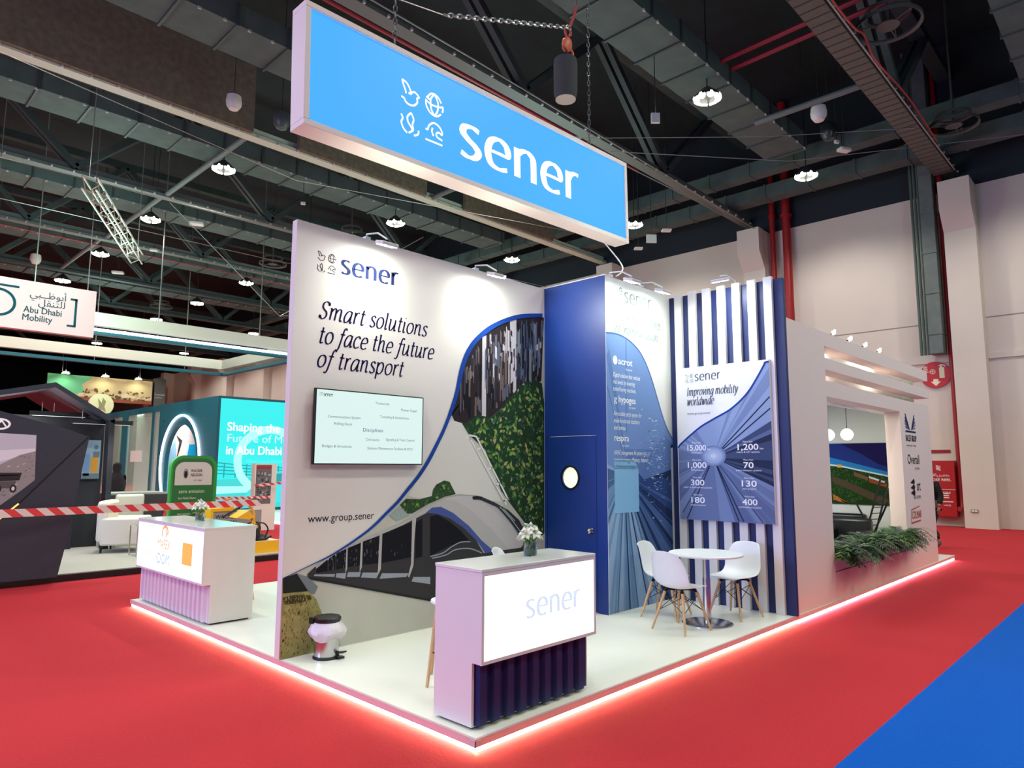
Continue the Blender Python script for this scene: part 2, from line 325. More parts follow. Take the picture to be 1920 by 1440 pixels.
# printed mural outlines: coordinates on the stand walls, in metres
PRINT = {
'band':[(0.012,0.795),(0.039,0.804),(0.08,0.817),(0.128,0.833),(0.184,0.852),(0.248,0.873),(0.313,0.895),(0.375,0.916),(0.438,0.938),(0.505,0.965),(0.582,1.001),(0.664,1.041),(0.741,1.081),(0.808,1.118),(0.869,1.154),(0.928,1.192),(0.985,1.235),(1.039,1.279),(1.09,1.32),(1.135,1.355),(1.177,1.387),(1.219,1.422),(1.263,1.464),(1.307,1.509),(1.351,1.555),(1.397,1.599),(1.443,1.645),(1.488,1.691),(1.529,1.74),(1.567,1.79),(1.607,1.844),(1.648,1.906),(1.689,1.972),(1.728,2.035),(1.762,2.089),(1.792,2.14),(1.823,2.196),(1.855,2.262),(1.888,2.334),(1.919,2.408),(1.949,2.481),(1.977,2.555),(2.002,2.63),(2.021,2.707),(2.036,2.785),(2.054,2.86),(2.077,2.93),(2.103,2.996),(2.132,3.059),(2.166,3.117),(2.203,3.171),(2.246,3.224),(2.297,3.276),(2.355,3.326),(2.415,3.374),(2.477,3.419),(2.543,3.461),(2.618,3.502),(2.708,3.546),(2.808,3.589),(2.904,3.627),(2.985,3.655),(3.061,3.677),(3.146,3.697),(3.262,3.72),(3.39,3.741),(3.482,3.756),(3.482,3.706),(3.393,3.691),(3.269,3.67),(3.156,3.647),(3.074,3.626),(3.001,3.604),(2.923,3.576),(2.833,3.54),(2.739,3.5),(2.655,3.459),(2.586,3.419),(2.526,3.379),(2.468,3.337),(2.411,3.293),(2.355,3.248),(2.306,3.2),(2.264,3.15),(2.228,3.098),(2.195,3.042),(2.165,2.981),(2.139,2.916),(2.115,2.847),(2.096,2.775),(2.079,2.698),(2.058,2.622),(2.032,2.547),(2.002,2.472),(1.971,2.399),(1.938,2.325),(1.903,2.253),(1.869,2.186),(1.838,2.129),(1.807,2.077),(1.773,2.022),(1.735,1.958),(1.693,1.89),(1.651,1.827),(1.61,1.771),(1.568,1.719),(1.524,1.669),(1.478,1.621),(1.43,1.577),(1.383,1.532),(1.337,1.486),(1.292,1.441),(1.247,1.4),(1.203,1.365),(1.161,1.333),(1.114,1.298),(1.061,1.257),(1.004,1.212),(0.944,1.171),(0.884,1.133),(0.822,1.098),(0.754,1.063),(0.675,1.023),(0.59,0.984),(0.511,0.95),(0.442,0.925),(0.377,0.905),(0.313,0.886),(0.248,0.865),(0.184,0.844),(0.129,0.826),(0.081,0.811),(0.04,0.798),(0.012,0.79)],
'base':[(0.012,0.79),(0.04,0.798),(0.081,0.811),(0.129,0.826),(0.184,0.844),(0.248,0.865),(0.313,0.886),(0.377,0.905),(0.442,0.925),(0.511,0.95),(0.59,0.984),(0.675,1.023),(0.754,1.063),(0.822,1.098),(0.884,1.133),(0.944,1.171),(1.004,1.212),(1.061,1.257),(1.114,1.298),(1.161,1.333),(1.203,1.365),(1.247,1.4),(1.292,1.441),(1.337,1.486),(1.383,1.532),(1.43,1.577),(1.478,1.621),(1.524,1.669),(1.568,1.719),(1.61,1.771),(1.651,1.827),(1.693,1.89),(1.735,1.958),(1.773,2.022),(1.807,2.077),(1.838,2.129),(1.869,2.186),(1.903,2.253),(1.938,2.325),(1.971,2.399),(2.002,2.472),(2.032,2.547),(2.058,2.622),(2.079,2.698),(2.096,2.775),(2.115,2.847),(2.139,2.916),(2.165,2.981),(2.195,3.042),(2.228,3.098),(2.264,3.15),(2.306,3.2),(2.355,3.248),(2.411,3.293),(2.468,3.337),(2.526,3.379),(2.586,3.419),(2.655,3.459),(2.739,3.5),(2.833,3.54),(2.923,3.576),(3.001,3.604),(3.074,3.626),(3.156,3.647),(3.269,3.67),(3.393,3.691),(3.482,3.706),(3.52,3.706),(3.52,0.1),(0.005,0.1),(0.005,0.79)],
'curve_inner':[(0.012,0.79),(0.04,0.798),(0.081,0.811),(0.129,0.826),(0.184,0.844),(0.248,0.865),(0.313,0.886),(0.377,0.905),(0.442,0.925),(0.511,0.95),(0.59,0.984),(0.675,1.023),(0.754,1.063),(0.822,1.098),(0.884,1.133),(0.944,1.171),(1.004,1.212),(1.061,1.257),(1.114,1.298),(1.161,1.333),(1.203,1.365),(1.247,1.4),(1.292,1.441),(1.337,1.486),(1.383,1.532),(1.43,1.577),(1.478,1.621),(1.524,1.669),(1.568,1.719),(1.61,1.771),(1.651,1.827),(1.693,1.89),(1.735,1.958),(1.773,2.022),(1.807,2.077),(1.838,2.129),(1.869,2.186),(1.903,2.253),(1.938,2.325),(1.971,2.399),(2.002,2.472),(2.032,2.547),(2.058,2.622),(2.079,2.698),(2.096,2.775),(2.115,2.847),(2.139,2.916),(2.165,2.981),(2.195,3.042),(2.228,3.098),(2.264,3.15),(2.306,3.2),(2.355,3.248),(2.411,3.293),(2.468,3.337),(2.526,3.379),(2.586,3.419),(2.655,3.459),(2.739,3.5),(2.833,3.54),(2.923,3.576),(3.001,3.604),(3.074,3.626),(3.156,3.647),(3.269,3.67),(3.393,3.691),(3.482,3.706)],
'facade':[(1.949,2.358),(1.869,2.186),(1.903,2.253),(1.938,2.325),(1.971,2.399),(2.002,2.472),(2.032,2.547),(2.058,2.622),(2.079,2.698),(2.096,2.775),(2.115,2.847),(2.139,2.916),(2.165,2.981),(2.195,3.042),(2.228,3.098),(2.264,3.15),(2.306,3.2),(2.355,3.248),(2.411,3.293),(2.468,3.337),(2.526,3.379),(2.586,3.419),(2.655,3.459),(2.739,3.5),(2.833,3.54),(2.923,3.576),(3.001,3.604),(3.074,3.626),(3.156,3.647),(3.269,3.67),(3.393,3.691),(3.482,3.706),(3.52,3.706),(3.466,2.867),(3.219,2.794),(2.966,2.66),(2.724,2.461),(2.575,2.357),(2.364,2.369),(2.147,2.254),(2.058,2.194)],
'green':[(2.147,2.266),(2.364,2.369),(2.575,2.357),(2.724,2.461),(2.966,2.685),(3.109,2.809),(3.332,2.88),(3.475,2.842),(3.52,2.6),(3.52,0.95),(3.44,0.91),(3.178,1.077),(2.896,1.345),(2.744,1.496),(2.476,1.973),(2.221,2.139),(2.11,2.266)],
'pillars':[[(2.881,3.572),(2.997,3.616),(2.998,2.576),(2.93,2.719)],[(2.416,3.295),(2.481,3.328),(2.485,2.358),(2.42,2.349)],[(3.341,3.313),(3.467,3.381),(3.466,3.303),(3.351,3.243)]],
'rail':[[(2.181,2.098),(2.221,2.133),(2.332,2.123),(2.865,1.388)],[(2.249,2.08),(2.835,1.326)],[(2.334,1.97),(2.404,1.992)],[(2.521,1.747),(2.594,1.767)],[(2.654,1.56),(2.728,1.59)],[(2.775,1.37),(2.88,1.398)]],
'ramp':[(1.823,2.194),(1.924,2.297),(2.11,2.266),(2.222,2.089),(2.745,1.371),(2.598,1.376),(2.341,1.449),(2.07,1.472),(1.839,1.44),(1.69,1.406),(1.52,1.44),(1.379,1.472),(1.514,1.691),(1.631,1.842)],
'ramp2':[(1.633,1.776),(1.961,1.747),(2.096,1.55),(2.097,1.471),(1.788,1.46),(1.519,1.486),(1.423,1.563)],
'trees':[(1.267,1.385),(1.345,1.445),(1.52,1.434),(1.689,1.463),(1.7,1.529),(1.748,1.585),(1.86,1.627),(1.937,1.611),(1.991,1.532),(2.031,1.473),(1.864,1.448),(1.642,1.38),(1.43,1.291),(1.361,1.29)],
'glassrail':[(1.137,1.283),(1.256,1.376),(1.396,1.27),(1.227,1.225)],
'train':[(0.245,0.802),(0.323,0.862),(0.459,0.938),(0.648,1.008),(0.827,1.067),(1.055,1.132),(1.318,1.211),(1.454,1.277),(1.642,1.356),(1.839,1.43),(2.071,1.46),(2.342,1.441),(2.627,1.365),(2.866,1.262),(3.052,1.137),(3.179,0.992),(3.34,0.745),(3.406,0.438),(3.308,0.195),(2.934,0.101),(2.497,0.163),(1.689,0.391),(0.246,0.775)],
'trainroof':[(0.323,0.862),(0.459,0.938),(0.648,1.008),(0.827,1.067),(1.055,1.132),(1.318,1.211),(1.454,1.277),(1.642,1.356),(1.839,1.43),(2.071,1.46),(2.342,1.441),(2.627,1.365),(2.866,1.262),(3.083,1.104),(3.211,0.904),(2.869,0.805),(2.462,0.799),(2.348,0.946),(2.156,1.116),(1.944,1.244),(1.766,1.309),(1.644,1.296),(1.455,1.231),(1.318,1.18),(1.056,1.103),(0.828,1.038),(0.649,0.979),(0.46,0.909),(0.333,0.837)],
'nose':[(1.839,1.43),(2.071,1.46),(2.342,1.441),(2.867,1.116),(3.211,0.904),(3.084,0.808),(2.869,0.805),(2.601,1.049),(2.261,1.288),(2.045,1.394)],
'blue':[(1.608,1.288),(1.692,1.34),(1.815,1.345),(1.996,1.27),(2.237,1.112),(2.432,0.94),(2.632,0.804),(2.49,0.792),(2.348,0.946),(2.156,1.097),(1.945,1.215),(1.767,1.271)],
'sidewin':[(1.669,1.248),(1.767,1.262),(1.946,1.177),(2.104,1.071),(2.245,0.944),(1.976,0.926),(1.679,0.838)],
'windshield':[(2.287,1.426),(2.426,1.432),(2.627,1.365),(2.866,1.262),(3.052,1.137),(3.147,0.994),(3.052,0.937),(2.867,1.137),(2.657,1.312),(2.426,1.392)],
'wiper':[[(2.671,1.301),(2.867,1.137),(3.037,0.97)],[(2.716,1.31),(2.912,1.155),(3.084,0.988)],[(2.775,1.287),(2.974,1.131)]],
'hatch':[(2.273,1.437),(2.341,1.449),(2.44,1.432),(2.412,1.402),(2.287,1.406)],
'windows':[[(0.333,0.84),(0.445,0.913),(0.449,0.806),(0.335,0.802)],[(0.46,0.919),(0.526,0.955),(0.532,0.814),(0.464,0.808)],[(0.538,0.961),(0.645,0.995),(0.652,0.818),(0.543,0.813)],[(0.66,1.0),(0.807,1.039),(0.815,0.825),(0.667,0.82)],[(0.831,1.048),(1.022,1.093),(1.031,0.825),(0.839,0.823)],[(1.051,1.105),(1.423,1.2),(1.433,0.847),(1.061,0.822)],[(1.47,1.193),(1.563,1.236),(1.573,0.838),(1.48,0.829)]],
'skirts':[[(0.317,0.791),(0.532,0.771),(0.523,0.745),(0.309,0.776)],[(0.545,0.775),(0.653,0.768),(0.644,0.715),(0.539,0.738)],[(0.673,0.773),(0.817,0.758),(0.803,0.714),(0.659,0.73)],[(0.838,0.752),(1.025,0.732),(1.001,0.68),(0.819,0.707)],[(1.064,0.721),(1.4,0.686),(1.367,0.652),(1.038,0.671)],[(1.459,0.642),(1.684,0.617),(1.686,0.543),(1.437,0.599)]],
'pillarlight':[[(1.024,1.099),(1.056,1.108),(1.05,0.764),(1.005,0.691),(1.015,0.768)],[(1.427,1.232),(1.482,1.266),(1.461,1.012),(1.456,0.759),(1.402,0.639),(1.39,0.658),(1.425,0.78)],[(0.807,1.039),(0.827,1.048),(0.826,0.804),(0.801,0.756)],[(0.645,0.991),(0.66,1.0),(0.66,0.804),(0.642,0.764)]],
'nosestripe':[[(1.679,0.829),(1.851,0.851),(1.977,0.907),(2.106,0.945),(2.253,0.942)],[(1.704,0.808),(1.902,0.828),(2.029,0.87),(2.241,0.866),(2.434,0.801)]],
'track':[(0.246,0.775),(1.689,0.391),(2.497,0.163),(2.498,0.124),(1.666,0.373),(0.283,0.747)],
'road_edge':[(0.138,0.818),(0.255,0.774),(0.358,0.675),(0.324,0.615),(0.26,0.647)],
'dark':[(0.005,0.791),(0.138,0.818),(0.26,0.647),(0.012,0.655)],
'grass':[(0.011,0.658),(0.26,0.647),(0.345,0.565),(0.425,0.395),(0.505,0.255),(0.615,0.108),(0.009,0.093)],
'grassdark':[(0.013,0.624),(0.129,0.632),(0.28,0.608),(0.299,0.571),(0.167,0.55),(0.016,0.56)],
'acr':[(3.55,3.395),(3.588,3.399),(3.644,3.404),(3.703,3.407),(3.76,3.407),(3.82,3.404),(3.882,3.396),(3.947,3.383),(4.013,3.365),(4.078,3.342),(4.139,3.315),(4.198,3.285),(4.254,3.248),(4.305,3.205),(4.353,3.156),(4.396,3.106),(4.435,3.055),(4.47,3.003),(4.503,2.95),(4.532,2.899),(4.559,2.849),(4.586,2.797),(4.613,2.745),(4.64,2.692),(4.669,2.636),(4.7,2.576),(4.732,2.512),(4.765,2.453),(4.796,2.4),(4.828,2.351),(4.864,2.303),(4.907,2.253),(4.955,2.204),(5.004,2.16),(5.062,2.119),(5.121,2.083),(5.164,2.057)],
'acrVP':(3.871,1.688),
'pos':[(-0.199,3.054),(-0.202,3.046),(-0.208,3.032),(-0.221,3.008),(-0.244,2.97),(-0.274,2.922),(-0.306,2.873),(-0.338,2.825),(-0.371,2.777),(-0.406,2.731),(-0.441,2.69),(-0.478,2.652),(-0.52,2.614),(-0.567,2.575),(-0.62,2.536),(-0.677,2.498),(-0.742,2.465),(-0.813,2.433),(-0.881,2.402),(-0.945,2.371),(-1.008,2.341),(-1.069,2.308),(-1.129,2.269),(-1.188,2.227),(-1.247,2.184),(-1.312,2.133),(-1.377,2.08),(-1.422,2.042)],
'posVP':(-0.913,1.901),
}
# ================================================================== SETTING
WR = 21.8
b = MB(); b.box((-45, -25, -.3), (WR+.3, 110, 0))
struct(b, 'floor', M('red_carpet', (176, 46, 52), .95, noise=.07, scale=45, bump=.25, spec=.1))
b = MB(); b.box((-6, -9, .0), (WR-.6, -1.655, .006))
solo(b, 'aisle_carpet', M('blue_carpet', (6, 84, 176), .95, noise=.06, scale=60, bump=.25, spec=.1), 'bright blue carpet strip laid along the edge of the red carpet', 'carpet', (2, -4, 0))
cream = M('cream_wall_paint', (214, 201, 188), .7, noise=.03, scale=.7)
b = MB(); b.box((WR, -25, 0), (WR+.3, 110, 10.6)); struct(b, 'wall_right', cream)
dark = M('black_roof_paint', (28, 38, 40), .8, noise=.2, scale=2)
b = MB(); b.box((WR, -25, 10.6), (WR+.3, 110, 15.5)); struct(b, 'wall_right_upper', M('dark_upper_wall', (26, 34, 42), .8))
b = MB(); b.box((-45, -25, 15.5), (WR+.3, 110, 15.8)); struct(b, 'ceiling', dark)
b = MB(); b.box((-45, 110, 0), (WR+.3, 110.3, 15.5)); struct(b, 'wall_back', M('dim_far_wall', (40, 44, 46), .8))
b = MB(); b.box((-45.3, -25, 0), (-45, 110, 15.5)); struct(b, 'wall_left', M('dim_far_wall', (40, 44, 46), .8))
b = MB(); b.box((-45, -25.3, 0), (WR+.3, -25, 15.5)); struct(b, 'wall_front', M('dim_far_wall', (40, 44, 46), .8))
k = 0
for i in range(-1, 12):
    y = 1.02+6.6*i; k += 1
    b = MB(); b.box((21.3, y-.42, 0), (WR, y+.42, 10.6))
    b.add([(20.85, y-.42, 9.75), (20.85, y+.42, 9.75), (20.85, y+.42, 10.62), (20.85, y-.42, 10.62), (21.3, y-.42, 9.1), (21.3, y+.42, 9.1), (21.3, y+.42, 10.62), (21.3, y-.42, 10.62)],
          [(0, 1, 2, 3)[::-1], (0, 3, 7, 4)[::-1], (1, 5, 6, 2)[::-1], (0, 4, 5, 1)[::-1], (3, 2, 6, 7)[::-1]])
    struct(b, 'trim_%d' % k, cream)
b = MB()
b.box((WR-.012, -25, 6.35), (WR, 110, 6.375)); struct(b, 'trim_20', M('wall_joint_line', (150, 140, 128), .8))  # thin darker strip marking the groove line along the wall
b = MB(); b.box((WR-.05, -25, 5.08), (WR, 110, 5.26)); struct(b, 'trim_21', cream)

# right wall services
steel_dark = M('galvanised_duct', (104, 110, 104), .55, .25, noise=.12, scale=4)
t = thing('ventilation_duct', 'tall grey sheet metal duct with strapped pipes running up the cream wall', 'duct', (21.5, 1.8, 5.3))
b = MB(); b.box((21.15, 1.64, 5.3), (21.62, 2.02, 15.5)); part(b, 'duct_body', steel_dark, t, bevel=.01)
b = MB()
for z in (5.9, 7.2, 8.5, 9.8, 11.1): b.box((21.13, 1.63, z), (21.63, 2.03, z+.05))
part(b, 'flange', steel_dark, t)
for yy in (2.08, 2.18, 2.28):
    b = MB(); b.tube([(21.35, yy, 5.3), (21.35, yy, 15.5)], .045); part(b, 'conduit', M('grey_green_conduit', (78, 92, 84), .5), t)
red = M('red_pipe_paint', (150, 22, 28), .45)
def pipe(label, y, z0, z1, r, elbow=False):
    t = thing('sprinkler_pipe', label, 'pipe', (21.5, y, z0))
    pts = [(21.5, y, z1), (21.5, y, z0)]
    if elbow: pts = [(21.62, y, z1), (21.62, y, z0+.35), (21.6, y, z0+.12), (21.52, y-.02, z0), (21.4, y+.03, z0)]
    b = MB(); b.tube(pts, r, 12); part(b, 'pipe_run', red, t)
    for z in (z1-2.6, z1-4.4):
        if z < z0: continue
        b = MB(); b.lathe([(r*1.35, -.05), (r*1.35, .05)], (pts[0][0], y, z), 12); b.box((21.5, y-.02, z-.02), (WR-.012, y+.02, z+.02)); part(b, 'pipe_clamp', red, t)
pipe('thinner red pipe rising behind the last white slat', 6.95, 4.2, 15.49, .10)
pipe('thicker red pipe ending in a cut edge above the pink stand wall', 6.42, 4.2, 15.4, .15)
pipe('long red pipe running down beside the pilaster to the hose cabinet', 1.535, .55, 15.4, .075, True)
t = thing('fire_sign', 'round red fire equipment sign with white symbols on the cream wall', 'sign', (WR-.05, 2.04, 4.71))
p = PX(WR-.06, 2.04, 4.71)
b = MB(); b.ellipse(p, 0, 0, .42, .42, 0, 0, 40, t=.03); part(b, 'disc', M('red_sign_face', (196, 22, 26), .4), t)
b = MB()
b.rect(p, .12, -.12, .26, .22, .003); b.rect(p, .15, .22, .21, .29, .003); b.ribbon(p, [(.12, .27), (.2, .31), (.3, .25)], .03, .003)
b.ring(p, -.06, .1, .08, .08, .02, .003, n=20); b.rect(p, -.07, .02, -.05, .18, .003); b.rect(p, -.14, .09, .02, .11, .003); b.rect(p, -.3, .09, -.14, .11, .003)
for q in range(4): b.rect(p, -.32, .14+.04*q, -.2, .16+.04*q, .003)
b.prism(p, [(-.06, -.14), (.08, -.14), (.08, -.22), (.15, -.22), (.01, -.36), (-.13, -.22), (-.06, -.22)], 0, .003)
part(b, 'symbols', M('pale_sign_print', (232, 226, 190), .5), t)
t = thing('hose_reel_cabinet', 'tall red fire hose cabinet with white lettering on the cream wall', 'cabinet', (21.6, 1.96, .28))
b = MB(); b.box((21.42, 1.64, .3), (WR-.012, 2.42, 2.0)); part(b, 'cabinet_body', M('red_cabinet_paint', (172, 22, 28), .4), t, bevel=.012)
p = PX(21.415, 2.42, 0)
b = MB(); b.rect(p, .02, 1.12, .78, 1.13, .002); b.rect(p, .06, 1.7, .2, 1.85, .002)
for q in range(4): b.prism(p, [(.3, 1.72+.04*q), (.42, 1.69+.04*q), (.42, 1.71+.04*q), (.3, 1.745+.04*q)], 0, .002)
b.text(p, '\ufef0\ufed7\ufe8e\ufeef\ufe92\ufeeb\ufea8', .1, 1.52, .09, .55, .003); b.text(p, 'HOSE REEL', .08, 1.38, .08, .6, .003, bold=.03)
for z in (.98, .92, .86): b.rect(p, .45, z, .6, z+.03, .002)
b.text(p, 'FIRE', .45, 1.0, .06, .2, .003); b.rect(p, .4, .74, .7, .77, .002); b.text(p, 'HOSE', .45, .62, .05, .18, .003)
part(b, 'lettering', M('white_sign_print', (236, 226, 220), .5), t)
b = MB(); b.rect(PX(WR-.02), -2.42, 2.24, -1.78, 2.34, 0, t=.02); solo(b, 'warning_plate', red, 'small red plate fixed to the wall above the hose cabinet', 'plate', (WR-.03, 2.1, 2.24))
b = MB(); b.box((21.27, 1.08, .47), (21.3, 1.26, .56)); b.box((21.265, 1.1, .49), (21.27, 1.16, .54), 1); b.box((21.265, 1.18, .49), (21.27, 1.24, .54), 1)
solo(b, 'socket_outlet', [M('grey_socket', (140, 138, 130), .5), WHITE], 'small grey socket outlet low on the cream pilaster', 'socket', (21.28, 1.17, .5))
# ================================================================== MAIN STAND
HP = .093; TOPZ = 4.093
FASC = M('stand_fascia_paint', (205, 180, 178), .5)
t = thing('stand_platform', 'raised white stand floor with glowing strip under its edge, carrying the corner counter', 'platform', (2.5, 3.1, 0))
b = MB(); b.box((.02, .02, .05), (5.05, 6.38, HP)); part(b, 'deck', M('white_deck_vinyl', (238, 240, 226), .28), t)
b = MB(); b.box((0, 0, .046), (5.05, .02, HP+.002)); b.box((0, .02, .046), (.02, 6.38, HP+.002)); part(b, 'fascia', FASC, t)
b = MB(); b.box((.035, .035, 0), (5.05, 6.38, .05)); part(b, 'plinth', WHITE, t)
b = MB(); b.box((.02, .022, .008), (5.05, .035, .04)); b.box((.022, .022, .008), (.035, 6.38, .04)); part(b, 'led_strip', LED, t)
b = MB(); b.box((-.004, -.004, .05), (.05, .0, .088)); b.box((-.004, -.004, .05), (0, .05, .088))
for q in (.012, .035):
    b.lathe([(.004, 0), (.004, .003)], (q, -.004, .069), 6, 0, Matrix.Rotation(PI/2, 3, 'X'))
part(b, 'corner_bracket', FASC, t)

# ---- back wall with the printed mural
t = thing('mural_wall', 'tall white stand wall printed with a train mural and dark blue slogan', 'partition wall', (1.8, 2.56, HP))
b = MB(); b.box((0, 2.52, HP), (5.1, 2.605, TOPZ)); part(b, 'wall_panel', PANEL, t, bevel=.003)
W_ = PY(2.52)
P = PRINT
inks = [(30, 68, 150), (198, 194, 186), (46, 40, 44), (38, 62, 42), (196, 190, 196), (222, 222, 220), (208, 205, 198), (176, 172, 158), (52, 74, 48), (150, 165, 160),
        (58, 56, 58), (176, 172, 170), (184, 180, 180), (72, 86, 146), (28, 28, 34), (52, 50, 60), (150, 155, 165), (110, 108, 104), (205, 203, 200), (40, 42, 46),
        (120, 130, 135), (40, 44, 42), (150, 142, 84), (72, 66, 44), (92, 98, 118), (110, 96, 92), (150, 140, 146), (66, 78, 108), (52, 84, 54), (84, 122, 62), (120, 158, 76), (58, 92, 82), (182, 184, 170), (168, 158, 104), (124, 118, 62)]
mats = [ink(c) for c in inks]
mats[1] = M('mural_road_ink', (190, 188, 176), .6, noise=.10, scale=1.6)
mats[22] = M('mural_grass_ink', (150, 142, 84), .6, noise=.25, scale=14)
b = MB(); o_ = [.0006]
def lay(poly, mi): o_[0] += .00012; b.prism(W_, poly, 0, o_[0], mi)
lay(P['base'], 1); lay(P['facade'], 2)
fac = P['facade']
for q in range(1000):
    x = rnd.uniform(1.95, 3.5); z0 = rnd.uniform(1.95, 3.6); h = rnd.uniform(.05, .42); ww = rnd.uniform(.008, .04); sk = rnd.uniform(-.05, .05)
    poly = [(x, z0), (x+ww, z0+sk), (x+ww, z0+h+sk), (x, z0+h)]
    if all(inside(v, fac) for v in poly):
        hi = z0 > 2.75
        if x > 2.95: c = rnd.choice([27, 24, 14, 27, 20] if hi else [14, 27, 2, 24])
        else: c = rnd.choice([26, 25, 2, 4, 24, 15] if hi else [2, 14, 25, 15, 2, 24])
        b.prism(W_, poly, 0, .0014+q*.0000012, c)
o_[0] = .0020
for poly in P['pillars']: lay(poly, 4)
lay(P['green'], 3); gp = P['green']
for q in range(2100):
    x = rnd.uniform(1.75, 3.5); z = rnd.uniform(.9, 3.15); s = rnd.uniform(.016, .05); g = rnd.uniform(0, PI)
    if not inside((x, z), gp): continue
    ca, sa = math.cos(g), math.sin(g)
    poly = [(x+ca*s, z+sa*s), (x-sa*s*.5, z+ca*s*.5), (x-ca*s, z-sa*s), (x+sa*s*.5, z-ca*s*.5)]
    if not all(inside(v, gp) for v in poly) or max(v[0] for v in poly) > 3.515: continue
    lightp = .25+.5*(1-min(1, abs(z-1.9)/1.2))
    c = rnd.choice([30, 29, 30, 33]) if rnd.random() < lightp*.75 else rnd.choice([28, 31, 3, 29, 8, 21, 28])
    b.prism(W_, poly, 0, .0022+q*.0000006, c)
o_[0] = .0036
for nm, c in (('ramp2', 7), ('ramp', 6), ('trees', 8)): lay(P[nm], c)
tr = P['trees']
for q in range(1500):
    x = rnd.uniform(.9, 2.2); z = rnd.uniform(1.1, 2.2); s = rnd.uniform(.008, .022)
    poly = [(x, z-s), (x+s, z), (x, z+s), (x-s, z)]
    if all(inside(v, tr) for v in poly): b.prism(W_, poly, 0, .0042+q*.0000002, rnd.choice([28, 29, 3, 21, 28, 30]))
o_[0] = .0046
lay(P['glassrail'], 9)
for l in P['rail']: b.ribbon(W_, l, .022, .0048, 5, smooth=False)
o_[0] = .005
lay(P['dark'], 21); lay(P['grass'], 22); lay(P['grassdark'], 23)
gr = P['grass']
for q in range(1100):
    x = rnd.uniform(0, .75); z = rnd.uniform(.1, .75); s = rnd.uniform(.004, .012)
    poly = [(x-s*.5, z-s), (x+s*.5, z-s), (x+s*.5, z+s), (x-s*.3, z+s*1.2)]
    if all(inside(v, gr) for v in poly): b.prism(W_, poly, 0, .0056+q*.0000003, rnd.choice([22, 34, 33, 23, 34, 22]))
o_[0] = .006
lay(P['road_edge'], 20); lay(P['train'], 10); lay(P['trainroof'], 11); lay(P['nose'], 12); lay(P['blue'], 13); lay(P['track'], 19)
for poly in P['skirts']: lay(poly, 16)
for poly in P['windows']: lay(poly, 14)
for poly in P['pillarlight']: lay(poly, 11)
lay(P['sidewin'], 14)
for l in P['nosestripe']: b.ribbon(W_, l, .012, o_[0]+.0002, 16)
lay(P['windshield'], 15); lay(P['hatch'], 19)
for l in P['wiper']: b.ribbon(W_, l, .012, o_[0]+.0003, 9)
for q in range(70):       # glints in the carriage glass
    pw = rnd.choice(P['windows'][1:6]); a = rnd.random(); c = rnd.random()
    x = pw[0][0]+(pw[1][0]-pw[0][0])*a; z = pw[3][1]+(pw[0][1]-pw[3][1])*c; s = rnd.uniform(.008, .03)
    b.prism(W_, [(x, z), (x+s*.3, z+s*.4), (x+s*.3, z+s*1.6), (x, z+s*1.2)], 0, o_[0]+.0004, rnd.choice([17, 10, 20, 19]))
b.prism(W_, P['band'], 0, .0076, 0)
part(b, 'train_mural', mats, t)
DK = ink((30, 24, 66)); SL = ink((42, 52, 96))
b = MB()
script(b, W_, 'Smart solutions', .262, 3.185, .118, 1.31); script(b, W_, 'to face the future', .262, 2.945, .118, 1.41); script(b, W_, 'of transport', .255, 2.715, .118, 1.01)
part(b, 'slogan', DK, t)
b = MB(); icons(b, W_, .225, 3.635, .205, .002, 0, .075); part(b, 'emblem', ink((30, 26, 34)), t)
b = MB(); wordmark(b, W_, .485, 3.672, .70, .135, heavy=.29); part(b, 'wordmark', SL, t)
b = MB(); b.text(W_, 'www.group.sener', .231, 1.262, .075, .725); part(b, 'web_address', ink((30, 28, 36)), t)

# ---- navy storage wall with the door, the panel wall beside it
t = thing('storage_wall', 'dark blue stand wall with a hidden door and round porthole window', 'partition wall', (3.56, 2.0, HP))
D_ = PX(3.53)
b = MB()
b.box((3.528, 1.5465, 2.16), (3.60, 2.52, TOPZ)); b.box((3.528, 1.5465, HP), (3.60, 1.70, 2.16)); b.box((3.528, 2.48, HP), (3.60, 2.52, 2.16))
part(b, 'wall_panel', NAVY, t)
b = MB(); b.box((3.5295, 1.543, TOPZ), (3.605, 2.52, TOPZ+.012)); part(b, 'top_trim', PANEL, t)
b = MB(); n = 32; cy, cz, r_ = 2.105, 1.648, .128     # door leaf with a round hole
yy0, yy1, zz0, zz1 = 1.708, 2.474, HP+.008, 2.152
def sq(g):
    c, s = math.cos(g), math.sin(g)
    k = min((yy1-cy)/c if c > 1e-6 else 9, (yy0-cy)/c if c < -1e-6 else 9, (zz1-cz)/s if s > 1e-6 else 9, (zz0-cz)/s if s < -1e-6 else 9)
    return (cy+c*k, cz+s*k)
gs = sorted([2*PI*k/n for k in range(n)]+[math.atan2(z-cz, y-cy) % (2*PI) for y in (yy0, yy1) for z in (zz0, zz1)])
vs = []
for g in gs:
    y, z = sq(g); vs += [(3.532, y, z), (3.532, cy+r_*math.cos(g), cz+r_*math.sin(g)), (3.575, y, z), (3.575, cy+r_*math.cos(g), cz+r_*math.sin(g))]
L = len(gs); fs = []
for i in range(L):
    j = (i+1) % L; fs += [(4*i, 4*i+1, 4*j+1, 4*j), (4*i+2, 4*j+2, 4*j+3, 4*i+3), (4*i+1, 4*i+3, 4*j+3, 4*j+1), (4*i, 4*j, 4*j+2, 4*i+2)]
b.add(vs, fs); dl = part(b, 'door', NAVY, t)
rx = Matrix.Rotation(-PI/2, 3, 'Y')
b = MB(); b.lathe([(.128, -.002), (.150, -.002), (.146, .012), (.128, .014)], (3.532, cy, cz), 32, 0, rx, caps=False); part(b, 'porthole_rim', BLACK, dl)
